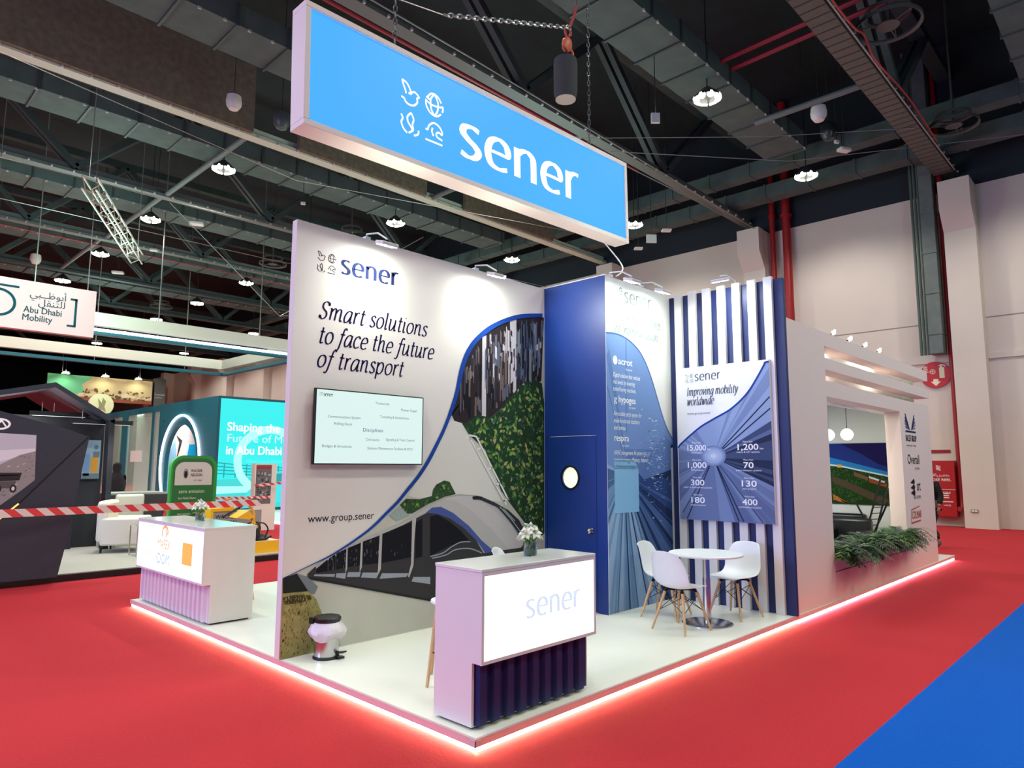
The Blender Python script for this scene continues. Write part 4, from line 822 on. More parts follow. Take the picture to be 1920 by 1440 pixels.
chain('bridle_chain', 'chain slung sideways from the orange hoist hook towards the left sign chain', [(3.66, 2.15, 7.66), (1.44, 2.15, 6.72)], .022, .07, M('light_chain_steel', (150, 150, 148), .35, .7))
b = MB(); b.tube([(1.42, 2.15, 6.71), (.78, 2.12, 6.55)], .006, 5); solo(b, 'sling_wire', CABLE, 'short steel wire tying the sideways chain to the left sign chain', 'wire', (.78, 2.12, 6.55))
t = thing('chain_hoist', 'orange hoist hook with black chain bag hanging above the blue sign', 'hoist', (3.6, 2.2, 6.63))
OR = M('orange_hook_paint', (196, 96, 62), .5)
b = MB(); b.lathe([(.12, .05), (.135, .0), (.155, .1), (.158, .5), (.15, .56), (.142, .555), (.148, .1), (.1, .06)], (3.6, 2.2, 6.63), 28); part(b, 'chain_bag', M('black_canvas_bag', (46, 48, 50), .85), t)
b = MB(); b.lathe([(0, 0), (.135, 0), (.13, .03), (0, .03)], (3.6, 2.2, 6.625), 28); part(b, 'bag_base', M('pale_canvas_base', (176, 176, 164), .8), t)
b = MB()
for g in (0, 2.1, 4.2): b.tube([(3.6+.14*math.cos(g), 2.2+.14*math.sin(g), 7.18), (3.63, 2.2, 7.33)], .007, 5)
part(b, 'bag_sling', BLACK, t)
b = MB(); b.lathe([(0, -.11), (.055, -.09), (.085, -.03), (.09, .03), (.06, .1), (0, .12)], (3.63, 2.2, 7.42), 16, 0, Matrix.Rotation(.5, 3, 'Y'), 1., .55)
b.tube(crom([(3.7, 2.2, 7.40), (3.76, 2.2, 7.36), (3.74, 2.2, 7.27), (3.68, 2.2, 7.28)], 5), .016, 8); part(b, 'hook_block', OR, t)
b = MB(); b.tube(crom([(3.63, 2.2, 7.53), (3.60, 2.2, 7.62), (3.68, 2.2, 7.72), (3.72, 2.2, 7.62), (3.66, 2.2, 7.56)], 5), .018, 6); b.tube([(3.69, 2.2, 7.7), (3.80, 2.2, 7.95), (3.84, 2.2, 8.1)], .02, 6); part(b, 'shackle', M('red_shackle', (168, 66, 60), .5), t)
b = MB(); b.tube([(3.84, 2.2, 8.1), (3.9, 2.2, 11.0)], .012, 6); part(b, 'load_chain', chain_m, t)
b = MB(); b.tube(crom([(4.45, 2.22, 4.88), (4.38, 1.9, 4.5), (4.0, 1.62, 4.25), (3.70, 1.5, 4.1)], 8), .009, 6)
solo(b, 'power_cable', M('white_flex', (236, 236, 232), .5), 'white flex dropping from the blue sign to the graphics wall', 'cable', (3.70, 1.5, 4.1))
# ================================================================== NEIGHBOURING STAND TO THE RIGHT
PINK = M('pinkish_white_wall', (240, 216, 203), .6)
t = thing('stand_platform', 'long low platform with pinkish glowing strip under the planter wall', 'platform', (8.9, 1.5, 0))
b = MB(); b.box((5.07, .02, .05), (12.72, 3.4, HP)); part(b, 'deck', M('grey_deck_vinyl', (206, 200, 192), .4), t)
b = MB(); b.box((5.055, -.01, .046), (12.74, .02, HP+.002)); part(b, 'fascia', M('cream_fascia', (214, 198, 186), .5), t)
b = MB(); b.box((5.07, .025, 0), (12.70, 3.4, .05)); part(b, 'plinth', WHITE, t)
b = MB(); b.box((5.07, .0, .008), (12.70, .018, .036)); part(b, 'led_strip', LEDP, t)
t = thing('planter_wall', 'pinkish white stand wall with big window opening, lit slots and four logos', 'partition wall', (8.3, .14, HP))
X0, X1, Z1 = 5.065, 11.55, 3.59
b = MB(); th = .24
b.box((X0, .005, HP), (6.33, th, Z1)); b.box((9.66, .005, HP), (X1, th, 2.93)); b.box((6.33, .005, HP), (9.66, th, .44)); b.box((6.33, .005, 2.72), (9.66, th, 2.93))
b.box((6.33, .005, 3.08), (X1+.12, th, 3.24)); b.box((6.33, .005, 3.40), (X1+.06, th, Z1))
part(b, 'front_panel', PINK, t)
b = MB(); b.box((6.33, .40, 2.72), (X1-.02, .45, Z1)); part(b, 'slot_backing', WHITE, t)
b = MB(); b.box((X1-.06, th, HP), (X1, 3.3, Z1)); b.box((X0, 3.25, HP), (X1, 3.3, Z1)); part(b, 'room_wall', M('white_room_wall', (226, 228, 222), .6), t)
b = MB(); b.box((X0, .45, 3.05), (X1-.06, 3.25, 3.09)); part(b, 'navy_ceiling', M('navy_ceiling_board', (20, 32, 70), .7), t)
for q in (7.2, 9.4): lamp('assumed_slot_light', 'AREA', (q, .32, 3.56), 10, (1, 1, .93), .1, (q, .32, 0), sizey=.1)  # assumed lamps hidden above the slots, no fixtures built
L_ = PY(.003)
b = MB()
for s in (-1, 1):
    for q in range(5):
        b.prism(L_, [(10.24+s*(.04+.03*q), 2.43), (10.24+s*(.08+.036*q), 2.43+.012*q), (10.24+s*(.30+.02*q), 2.70-.055*q), (10.24+s*(.25+.02*q), 2.70-.055*q)], 0, .001)
b.rect(L_, 9.93, 2.385, 10.56, 2.415, .001); part(b, 'winged_emblem', ink((44, 46, 92)), t)
BK = ink((44, 38, 44))
b = MB(); b.text(L_, 'SALCEF GROUP', 9.92, 2.235, .11, .66, .001, bold=.03); b.text(L_, 'engineering for railways', 9.94, 2.15, .035, .6, .001); part(b, 'upper_lettering', BK, t)
b = MB(); b.text(L_, 'Overail', 9.95, 1.85, .17, .72, .001, bold=.01); b.text(L_, 'rail solutions', 10.36, 1.755, .05, .3, .001); part(b, 'middle_lettering', BK, t)
b = MB(); b.text(L_, 'srt', 10.42, 1.39, .19, .22, .001, bold=.01); b.text(L_, 'RAIL SYSTEMS', 10.18, 1.255, .055, .44, .001)
for q in range(3): b.prism(L_, [(10.02, 1.36+.085*q), (10.25, 1.30+.10*q), (10.3, 1.36+.09*q), (10.25, 1.42+.09*q)], 0, .001)
part(b, 'lower_lettering', BK, t)
b = MB(); b.text(L_, 'COLMAR', 10.02, .93, .13, .55, .001, bold=.02, shear=.2); b.prism(L_, [(9.93, .85), (10.52, .87), (10.53, .895), (9.96, .875), (10.0, 1.07), (10.5, 1.12), (10.5, 1.135), (9.98, 1.09)], 0, .001); part(b, 'red_lettering', ink((178, 88, 70)), t)
for q, (x, l) in enumerate(((6.85, 'first small spotlight on the planter wall, nearest the white battens'), (7.52, 'second small spotlight from the battens on the planter wall'), (8.20, 'third small spotlight from the battens on the planter wall'), (8.90, 'last small spotlight along the planter wall, farthest from the battens'))):
    t2 = thing('spotlight', l, 'lamp', (x, .1, Z1), 'small spotlights on the planter wall')
    b = MB(); b.tube([(x, .14, Z1), (x, .14, Z1+.04), (x, .06, Z1+.06)], .008, 6); part(b, 'arm', BLACK, t2)
    b = MB(); b.lathe([(.018, -.03), (.035, .03), (.03, .03), (0, .02)], (x, .05, Z1+.07), 14, 0, Matrix.Rotation(PI*.62, 3, 'X')); part(b, 'lamp_head', WHITE, t2)
    b = MB(); b.lathe([(0, 0), (.04, .0), (.03, .02), (0, .028)], (x, .045, Z1+.075), 12, 0, Matrix.Rotation(PI*.62, 3, 'X')); part(b, 'bulb', M('lit_spot_bulb', (255, 240, 210), .5, emit=25), t2)
# room behind the opening
lamp('assumed_room_light', 'AREA', (8.5, 1.9, 3.0), 95, (.96, 1, .94), 1.6, (8.5, 1.9, 0))  # assumed room lighting, its fixture out of view
R_ = PX(X1-.062)
t = thing('wall_picture', 'large colour picture of a work train by the sea inside the planter wall room', 'picture', (X1-.07, 1.6, 1.06))
b = MB(); b.rect(R_, -2.75, 1.06, -.59, 2.26, .02, t=.018); part(b, 'panel', ink((40, 44, 36)), t)
b = MB(); R2 = Pl((X1-.084, 0, 0), (0, -1, 0), (0, 0, 1))
pm = [ink(c) for c in ((40, 56, 130), (34, 30, 84), (46, 130, 196), (210, 224, 230), (58, 96, 44), (36, 62, 30), (84, 70, 54), (196, 120, 50), (232, 170, 70), (120, 86, 60), (150, 70, 40))]
b.prism(R2, [(-2.75, 2.26), (-.59, 2.26), (-.59, 1.62), (-1.1, 1.72), (-1.6, 1.88), (-2.75, 2.2)], 0, .001, 0)
b.prism(R2, [(-1.6, 2.26), (-.59, 2.26), (-.59, 1.75), (-.9, 1.85), (-1.2, 2.05)], 0, .0012, 1)
b.prism(R2, [(-2.75, 2.16), (-1.77, 1.98), (-1.2, 1.83), (-.59, 1.66), (-.59, 1.60), (-1.2, 1.73), (-1.77, 1.84), (-2.75, 1.92)], 0, .0014, 2)
b.ribbon(R2, [(-2.75, 1.9), (-1.77, 1.83), (-1.2, 1.72), (-.59, 1.59)], .03, .0016, 3)
b.prism(R2, [(-2.75, 1.88), (-1.77, 1.80), (-1.2, 1.69), (-.59, 1.57), (-.59, 1.06), (-2.75, 1.06)], 0, .0016, 5)
for q in range(1500):
    x = rnd.uniform(-2.7, -.64); z = rnd.uniform(1.1, 1.8+(x+1.77)*-.19); s = rnd.uniform(.006, .02)
    if z < 1.5 and x > -1.2: continue
    b.prism(R2, [(x-s, z), (x, z-s), (x+s, z), (x, z+s)], 0, .0018+q*.0000003, rnd.choice([4, 5, 4, 5, 4]))
b.prism(R2, [(-1.77, 1.62), (-1.3, 1.42), (-.62, 1.12), (-.9, 1.08), (-1.77, 1.5)], 0, .0024, 6)
b.prism(R2, [(-1.35, 1.70), (-1.1, 1.60), (-1.1, 1.53), (-1.35, 1.62)], 0, .0026, 9); b.prism(R2, [(-1.08, 1.60), (-.74, 1.47), (-.70, 1.38), (-1.08, 1.50)], 0, .0026, 10)
b.prism(R2, [(-1.08, 1.62), (-.8, 1.52), (-.8, 1.49), (-1.08, 1.58)], 0, .0028, 3); b.rect(R2, -.78, 1.40, -.72, 1.46, .0028, 8); b.rect(R2, -1.66, 1.78, -1.58, 1.84, .0028, 8)
for q in range(4): b.prism(R2, [(-1.77, 1.14+.03*q), (-1.5, 1.07), (-1.45, 1.07), (-1.77, 1.16+.03*q)], 0, .0028, 7)
part(b, 'print', pm, t)
for x, y, z, l in ((9.95, .95, 2.37, 'round glowing pendant globe in full view, before the wall picture'), (9.95, 1.27, 2.37, 'round glowing pendant globe half hidden by the opening edge')):
    t2 = thing('pendant_lamp', l, 'lamp', (x, y, z), 'pendant globes in the room behind the planter')
    b = MB(); b.tube([(x, y, 3.05), (x, y, z+.09)], .006, 5); part(b, 'cord', BLACK, t2)
    b = MB(); b.lathe([(0, -.105), (.05, -.095), (.09, -.055), (.11, 0), (.09, .055), (.05, .095), (.02, .105), (0, .105)], (x, y, z), 20); part(b, 'globe', M('lit_opal_globe', (255, 250, 238), .5, emit=1.6), t2)
leather = M('black_leather', (20, 22, 24), .35)
def sofa(label, x0, x1, y0, y1):
    t = thing('sofa', label, 'sofa', ((x0+x1)/2, (y0+y1)/2, HP))
    b = MB(); b.box((x0, y0, HP+.1), (x1, y1, HP+.36)); part(b, 'base', leather, t, bevel=.03)
    b = MB(); b.box((x1-.2, y0, HP+.30), (x1, y1, HP+.80)); part(b, 'backrest', leather, t, bevel=.05)
    for yy in (y0, y1-.16): b = MB(); b.box((x0, yy, HP+.12), (x1-.05, yy+.16, HP+.60)); part(b, 'armrest', leather, t, bevel=.04)
    ym = (y0+y1)/2
    for p, q in ((y0+.17, ym-.005), (ym+.005, y1-.17)): b = MB(); b.box((x0-.02, p, HP+.34), (x1-.19, q, HP+.48)); part(b, 'seat_cushion', leather, t, bevel=.04)
    for xx in (x0+.06, x1-.06):
        for yy in (y0+.06, y1-.06): b = MB(); b.tube([(xx, yy, HP), (xx, yy, HP+.12)], .02, 8); part(b, 'leg', CHROME, t)
sofa('long black leather sofa under the colour picture', 10.65, 11.42, 1.12, 2.95)
t = thing('armchair', 'black leather armchair beside the lattice stand behind the ferns', 'armchair', (9.95, 1.0, HP))
b = MB(); b.box((9.7, .72, HP+.1), (10.35, 1.4, HP+.42)); part(b, 'seat', leather, t, bevel=.04)
b = MB(); b.box((10.2, .72, HP+.3), (10.38, 1.4, HP+.78)); part(b, 'backrest', leather, t, bevel=.05)
for yy in (.70, 1.28): b = MB(); b.box((9.7, yy, HP+.1), (10.3, yy+.13, HP+.6)); part(b, 'armrest', leather, t, bevel=.03)
t = thing('lattice_stand', 'black folding lattice stand leaning up in front of the wall picture', 'stand', (10.9, .86, HP))
b = MB(); b.bar((10.95, .70, HP), (10.95, 1.18, 1.12), .02, .03); b.bar((10.95, 1.12, HP), (10.95, .62, 1.16), .02, .03); part(b, 'crossed_leg', BLACK, t)
b = MB(); b.bar((10.9, 1.02, .55), (10.9, .70, 1.62), .02, .03); b.bar((10.9, .86, .55), (10.9, .56, 1.60), .02, .03)
for q in range(9): b.bar((10.9, 1.01-.034*q, .6+.11*q), (10.9, .86-.034*q, .62+.11*q), .015)
part(b, 'ladder_rack', BLACK, t)
# planter with ferns
t = thing('planter_box', 'long white planter trough filling the foot of the window opening', 'planter', (8, .1, HP))
b = MB(); b.box((6.36, .02, .45), (9.62, .235, .60)); part(b, 'trough', PINK, t)
b = MB(); b.box((6.38, .03, .60), (9.60, .23, .61)); part(b, 'soil', M('dark_soil', (34, 26, 20), .9), t, stuff=True)
fm = [M('fern_green', (24, 56, 24), .5), M('fern_light_green', (74, 116, 44), .5)]
def fern(x, y, z, seed, s=1.):
    rr = random.Random(seed); b = MB()
    for q in range(46):
        g = rr.uniform(0, 2*PI); L = rr.uniform(.26, .50)*s; up = rr.uniform(.8, 2.0); dirv = Vector((math.cos(g), math.sin(g)*.9-.15, 0))
        pts = []
        for k in range(9):
            u = k/8; pts.append(Vector((x, y, z))+dirv*(L*u)+Vector((0, 0, L*up*u*(1-.72*u)-.10*u*u*s)))
        mi = 1 if rr.random() < .3 else 0
        for k in range(1, 9):
            p = pts[k]; d = (pts[k]-pts[k-1]).normalized(); sd = d.cross(Vector((0, 0, 1))).normalized(); fl = .085*s*math.sin(PI*min(1, k/8*.9+.1))+.025
            for sg in (-1, 1):
                for h in (0, .5):
                    o = p-d*(L/8*h); tip = o+sd*sg*fl+d*fl*.7+Vector((0, 0, -.015)); wv = d*.011
                    b.add([o-wv, tip, o+wv], [(0, 1, 2)], mi)
        for k in range(8): b.add([pts[k]-Vector((0, 0, .003)), pts[k]+Vector((0, 0, .003)), pts[k+1]], [(0, 1, 2)], mi)
    return b
for q in range(9):
    x = 6.62+.36*q; b = fern(x, .0 if x < 9.5 else .05, .56, 100+q, 1.0)
    solo(b, 'fern', fm, 'bushy green fern in the trough below the window opening', 'plant', (x, .03, .60), 'ferns in the planter trough')

# person walking away behind the end of the stand
def skin_figure(name, verts, edges, mat, parent=None, sub=2):
    me = bpy.data.meshes.new(name); me.from_pydata([v[:3] for v in verts], edges, []); me.materials.append(mat)
    o = bpy.data.objects.new(name, me); COL.objects.link(o)
    m = o.modifiers.new('skin', 'SKIN'); m.use_smooth_shade = True
    for i, v in enumerate(verts):
        sv = me.skin_vertices[0].data[i]; sv.radius = (v[3], v[4] if len(v) > 4 else v[3]); sv.use_root = (i == 0)
    s = o.modifiers.new('subd', 'SUBSURF'); s.levels = sub; s.render_levels = sub
    if parent: o.parent = parent; OFF[o.name] = OFF[parent.name]
    return o
def person(label, loc, rz, abaya=False):
    t = thing('person', label, 'person', loc, None, (0, 0, rz))
    skin = M('skin_tone', (150, 106, 82), .6); cloth = M('black_cloth', (16, 16, 19), .85)
    V = [(0, 0, .95, .15, .12), (0, 0, 1.15, .14, .11), (0, 0, 1.36, .18, .12), (0, 0, 1.47, .075), (.01, 0, 1.56, .06), (.02, 0, 1.64, .085, .085), (.015, 0, 1.72, .088, .085),
         (0, .17, 1.41, .06), (-.06, .22, 1.14, .045), (.04, .24, .92, .036), (0, -.17, 1.41, .06), (.02, -.22, 1.14, .045), (.14, -.24, .94, .036),
         (0, .09, .86, .095), (.14, .10, .50, .065), (.06, .10, .12, .045), (0, -.09, .86, .095), (-.08, -.10, .48, .065), (-.38, -.10, .17, .045)]
    E_ = [(0, 1), (1, 2), (2, 3), (3, 4), (4, 5), (5, 6), (2, 7), (7, 8), (8, 9), (2, 10), (10, 11), (11, 12), (0, 13), (13, 14), (14, 15), (0, 16), (16, 17), (17, 18)]
    body = skin_figure('body', V, E_, skin, t)
    shirt = skin_figure('jacket', [(0, 0, .88, .19, .15), (0, 0, 1.12, .175, .14), (0, 0, 1.36, .21, .145), (0, 0, 1.47, .09), (0, .18, 1.42, .082), (-.06, .225, 1.14, .066), (.03, .24, .97, .056), (0, -.18, 1.42, .082), (.02, -.225, 1.14, .066), (.13, -.24, .99, .056)],
                        [(0, 1), (1, 2), (2, 3), (2, 4), (4, 5), (5, 6), (2, 7), (7, 8), (8, 9)], cloth, t)
    trou = skin_figure('trousers', [(0, 0, .95, .17, .135), (0, .09, .84, .115), (.14, .10, .50, .085), (.06, .10, .12, .075), (0, -.09, .84, .115), (-.08, -.10, .48, .085), (-.36, -.10, .19, .07)],
                       [(0, 1), (1, 2), (2, 3), (0, 4), (4, 5), (5, 6)], cloth, t)
    sm_ = M('grey_trainer', (84, 80, 78), .7)
    for vx in ([(.03, .10, .05, .045), (.12, .10, .045, .048), (.22, .10, .035, .036)], [(-.41, -.10, .13, .045), (-.36, -.10, .06, .048), (-.28, -.10, .03, .036)]):
        skin_figure('shoe', vx, [(0, 1), (1, 2)], sm_, t)
    for vx, hy in (((.04, .24, .92), .24), ((.14, -.24, .94), -.24)):
        hx, yy, hz = vx; sg = 1 if yy > 0 else -1
        vv = [(hx, yy, hz, .026), (hx+.01, yy, hz-.05, .036, .018), (hx+.015, yy, hz-.09, .034, .016)]; ee = [(0, 1), (1, 2)]
        for k in range(4):
            o_x = -.028+.019*k; L_f = (.06, .072, .068, .052)[k]; n0 = len(vv)
            vv += [(hx+.015+o_x, yy, hz-.10, .009), (hx+.018+o_x, yy-sg*.008, hz-.10-L_f*.55, .008), (hx+.018+o_x, yy-sg*.022, hz-.10-L_f, .007)]; ee += [(2, n0), (n0, n0+1), (n0+1, n0+2)]
        n0 = len(vv); vv += [(hx+.05, yy-sg*.01, hz-.06, .009), (hx+.062, yy-sg*.02, hz-.10, .008)]; ee += [(1, n0), (n0, n0+1)]
        skin_figure('hand', vv, ee, skin, body, 1)
    b = MB(); b.lathe([(0, .10), (.07, .085), (.105, .02), (.108, -.03), (.095, -.08), (.06, -.06)], (.005, 0, 1.72), 18); part(b, 'hair', M('dark_hair', (24, 20, 18), .7), t)
    b = MB()
    for sy in (.035, -.035): b.lathe([(0, .012), (.012, 0), (0, -.012)], (.103, sy, 1.68), 10)
    part(b, 'eyes', M('eye_white', (230, 228, 224), .3), t)
    b = MB(); b.add([(.10, 0, 1.685), (.10, .016, 1.635), (.10, -.016, 1.635), (.135, 0, 1.640)], [(0, 1, 3), (0, 3, 2), (1, 2, 3)]); part(b, 'nose', skin, t)
    b = MB(); b.cbox((.10, 0, 1.602), (.012, .045, .010)); part(b, 'mouth', M('lip_tone', (130, 70, 66), .6), t)
    if abaya:
        b = MB(); b.lathe([(.34, .02), (.30, .5), (.24, 1.0), (.23, 1.3), (.16, 1.47), (.11, 1.55), (.125, 1.68), (.11, 1.80), (.05, 1.85), (0, 1.855)], (-.01, 0, 0), 24, 0, None, .85, 1.); part(b, 'long_robe', cloth, t)
    return t
person('person in black jacket and grey trainers walking past the end of the planter wall', (14.75, .82, 0), math.radians(158))
# ================================================================== STANDS ACROSS THE AISLE (LEFT)
CH = M('charcoal_wall_paint', (46, 50, 60), .6, noise=.06, scale=20)
CH2 = M('dark_charcoal_paint', (30, 33, 40), .6)
t = thing('stand_platform', 'low dark edged platform of the charcoal stand across the red aisle', 'platform', (-1, 11, 0))
b = MB(); b.box((-7, 9.16, 0), (4.05, 10.6, .10)); b.box((-7, 10.6, 0), (3.2, 15.0, .10)); part(b, 'dark_plinth', BLACK, t)
b = MB(); b.box((-7, 9.2, .10), (2.4, 14.9, .112)); part(b, 'grey_floor', M('pale_grey_carpet', (172, 170, 160), .9, noise=.05, scale=40), t)
b = MB(); b.prism(Pl((0, 0, .113), (1, 0, 0), (0, 1, 0)), [(.2, 12.9), (2.3, 14.3), (2.3, 14.9), (-1, 14.9)], 0, 0); part(b, 'blue_floor_patch', M('blue_grey_carpet', (70, 100, 140), .9), t)
t = thing('angled_wall', 'charcoal stand wall with slanted edge, oval badge and black and white picture', 'partition wall', (-2, 9.05, .1))
F_ = PY(9.0)
b = MB(); b.prism(F_, [(-3.6, .1), (-.204, .1), (-.11, .66), (-.03, 1.357), (.03, 1.81), (.085, 2.215), (-.28, 2.345), (-.676, 2.446), (-1.093, 2.556), (-3.6, 3.24)], .16, 0); part(b, 'wall_panel', CH, t)
b = MB(); b.ribbon(F_, [(.07, 2.21), (-.77, 1.20)], .022, .003, 0, False); part(b, 'dark_slit', M('black_slit', (12, 12, 14), .8), t)
b = MB(); b.ribbon(F_, [(-.765, 1.21), (-1.9, -.0+.1)], .022, .004, 0, False); part(b, 'amber_light_line', M('amber_led_line', (255, 190, 90), .5, emit=1.4), t)
b = MB(); b.ring(F_, -1.075, 2.365, .13, .085, .028, .004); b.ribbon(F_, [(-1.15, 2.31), (-1.06, 2.42)], .035, .004, 0, False); b.ribbon(F_, [(-1.06, 2.42), (-1.0, 2.33)], .02, .004, 0, False); part(b, 'oval_badge', M('white_badge', (232, 232, 228), .4, emit=.25), t)
gm = [ink(c) for c in ((196, 196, 202), (150, 146, 142), (96, 92, 90), (56, 54, 54), (222, 222, 224), (118, 112, 108))]
b = MB(); pic = [(-2.3, 2.28), (-.619, 2.217), (-.591, 1.551), (-.751, 1.398), (-.99, 1.19), (-2.3, .2)]
b.prism(F_, pic, 0, .003, 0); b.prism(F_, [(-2.3, 1.5), (-1.09, 1.74), (-.8, 1.92), (-.609, 1.98), (-.591, 1.551), (-.751, 1.398), (-.99, 1.19), (-2.3, .2)], 0, .0034, 1)
b.prism(F_, [(-2.3, 1.95), (-1.1, 1.98), (-.62, 2.02), (-.61, 1.97), (-1.09, 1.80), (-2.3, 1.6)], 0, .0032, 4)
for q in range(520):
    x = rnd.uniform(-2.2, -.6); z = rnd.uniform(.4, 1.95); s = rnd.uniform(.008, .03); sk = s*.5
    poly = [(x, z), (x+s, z+sk), (x+s*1.6, z+sk+s*.5), (x+s*.4, z+s*.6)]
    if all(inside(v, pic) for v in poly) and z < 1.76+(x+1.09)*.45: b.prism(F_, poly, 0, .0036+q*.0000006, rnd.choice([2, 5, 0, 1, 2, 4]))
for poly, c in (([(-1.35, 1.52), (-.78, 1.55), (-.76, 1.66), (-1.35, 1.66)], 3), ([(-1.35, 1.60), (-.80, 1.62), (-.80, 1.63), (-1.35, 1.62)], 5), ([(-1.35, 1.42), (-.84, 1.44), (-.82, 1.54), (-1.35, 1.52)], 2)): b.prism(F_, poly, 0, .0042, c)
for x in (-1.03, -.85): b.ellipse(F_, x, 1.43, .042, .06, .0046, 3, 16); b.ellipse(F_, x, 1.43, .02, .03, .0048, 4, 12)
part(b, 'grey_picture', gm, t)
t = thing('inner_wall', 'dark inner stand wall carrying a narrow poster, behind the white armchair', 'partition wall', (.9, 13, .11))
b = MB(); b.box((-1.5, 12.95, .112), (1.37, 13.05, 2.75)); part(b, 'wall_panel', CH2, t)
b = MB(); b.box((.0, 12.7, .112), (.85, 12.95, 1.0)); part(b, 'low_cabinet', CH2, t)
t = thing('framed_poster', 'narrow framed poster with an orange block on the dark inner wall', 'poster', (1.15, 12.93, 1.5))
b = MB(); b.box((.98, 12.91, 1.47), (1.33, 12.95, 2.30)); part(b, 'frame', BLACK, t)
b = MB(); p = PY(12.909, .30); b.rect(p, .695, 1.49, 1.015, 2.285, .001, 0); b.rect(p, .85, 1.62, .98, 1.93, .002, 1); b.rect(p, .72, 1.55, .83, 2.0, .002, 2); b.rect(p, .70, 1.49, 1.01, 1.6, .002, 3); b.rect(p, .88, 1.93, 1.0, 2.05, .002, 3); b.ellipse(p, .93, 2.14, .04, .05, .002, 3, 12)
part(b, 'print', [ink((150, 180, 192)), ink((222, 160, 60)), ink((128, 164, 196)), ink((110, 130, 134))], t)
t = thing('folded_roof', 'dark folded gable roof over the charcoal stand', 'roof', (0, 11, 2.6))
def plate(b, x0, z0, x1, z1, y0, y1, th, mi=0):
    b.add([(x0, y0, z0), (x1, y0, z1), (x1, y1, z1), (x0, y1, z0), (x0, y0, z0-th), (x1, y0, z1-th), (x1, y1, z1-th), (x0, y1, z0-th)],
          [(0, 1, 2, 3), (4, 7, 6, 5), (0, 4, 5, 1), (1, 5, 6, 2), (2, 6, 7, 3), (3, 7, 4, 0)], mi)
b = MB(); plate(b, -2.6, 2.62, .27, 3.36, 12.2, 14.8, .10); part(b, 'left_slope', CH, t)
b = MB(); plate(b, .27, 3.36, 1.34, 2.70, 12.2, 14.8, .10); part(b, 'right_slope', CH, t)
b = MB(); b.add([(1.28, 12.2, .112), (1.38, 12.2, .112), (1.34, 12.2, 2.70), (1.24, 12.2, 2.66), (1.28, 12.45, .112), (1.38, 12.45, .112), (1.34, 12.45, 2.70), (1.24, 12.45, 2.66)], [(0, 1, 2, 3), (7, 6, 5, 4), (1, 5, 6, 2), (4, 0, 3, 7), (3, 2, 6, 7)]); part(b, 'side_post', CH2, t)
lamp('assumed_roof_underlight', 'AREA', (-.3, 12.55, 2.2), 30, (1, .97, .88), .6, (-.3, 12.7, 3))  # assumed upward light for the roof underside, no fixture there
lamp('assumed_stand_downlight', 'SPOT', (1.2, 11.6, 2.9), 160, (1, .97, .88), .15, (1.4, 11.2, 0), 110)  # assumed downlight over the armchair, source unseen
for lab, x0, x1, y, z in (('long thin black bar lamp hung across the front of the folded roof', .63, 1.76, 12.5, 2.60), ('shorter black bar lamp hung behind the long one under the folded roof', .0, 1.0, 12.8, 2.74)):
    t = thing('bar_lamp', lab, 'lamp', ((x0+x1)/2, y, z))
    b = MB(); b.box((x0, y-.05, z), (x1, y+.05, z+.09)); part(b, 'bar_body', BLACK, t, bevel=.004)
    b = MB(); b.box((x0+.05, y-.03, z-.004), (x1-.05, y+.03, z)); part(b, 'lamp_strip', M('dim_led_strip', (220, 225, 235), .5, emit=.8), t)
    for xx in (x0+.2, x1-.6): b = MB(); b.tube([(xx, y, z+.09), (xx, y, 3.0)], .008, 5); part(b, 'hanger', CHROME, t)
hide = M('cream_leather', (226, 220, 202), .45)
def armchair(label, x, y, rz):
    t = thing('armchair', label, 'armchair', (x, y, .112), None, (0, 0, rz))
    for nm, a, c, bev in (('seat', (-.36, -.26, .16), (.34, .26, .44), .04), ('backrest', (-.42, -.40, .2), (-.22, .40, .98), .06), ('armrest', (-.34, .26, .14), (.38, .42, .66), .04), ('armrest', (-.34, -.42, .14), (.38, -.26, .66), .04)):
        b = MB(); b.box(a, c); part(b, nm, hide, t, bevel=bev)
    for sx in (-.32, .32):
        for sy in (-.34, .34): b = MB(); b.lathe([(.016, 0), (.028, .15)], (sx, sy, 0), 8); part(b, 'leg', BLACK, t)
    return t
armchair('cream leather armchair on the grey floor behind the barrier tape', 1.52, 11.7, math.radians(-30))
t = thing('side_chair', 'pale grey high backed chair standing behind the cream armchair', 'chair', (1.75, 12.6, .112))
b = MB(); b.box((1.5, 12.4, .52), (2.05, 12.9, .62)); part(b, 'seat', hide, t, bevel=.03)
b = MB(); b.box((1.5, 12.32, .6), (2.05, 12.42, 1.18)); part(b, 'backrest', M('pale_grey_vinyl', (196, 196, 184), .5), t, bevel=.05)
for xx in (1.55, 2.0):
    for yy in (12.42, 12.85): b = MB(); b.tube([(xx, yy, .112), (xx, yy, .53)], .016, 8); part(b, 'leg', CHROME, t)
t = thing('side_table', 'small chrome framed side table with shelf next to the cream armchair', 'table', (1.6, 10.7, .112))
for x in (1.38, 1.80):
    for y in (10.55, 10.95):
        b = MB(); b.tube([(x, y, .112), (x, y, .66)], .012, 8); part(b, 'leg', CHROME, t)
b = MB(); b.box((1.36, 10.53, .66), (1.82, 10.97, .675)); part(b, 'glass_top', GLASS, t)
b = MB(); b.box((1.38, 10.55, .25), (1.80, 10.95, .262)); part(b, 'shelf', GLASS, t)
t = thing('demo_counter', 'dark grey faceted counter with pale top beyond the cream armchair', 'counter', (2.35, 14, .1))
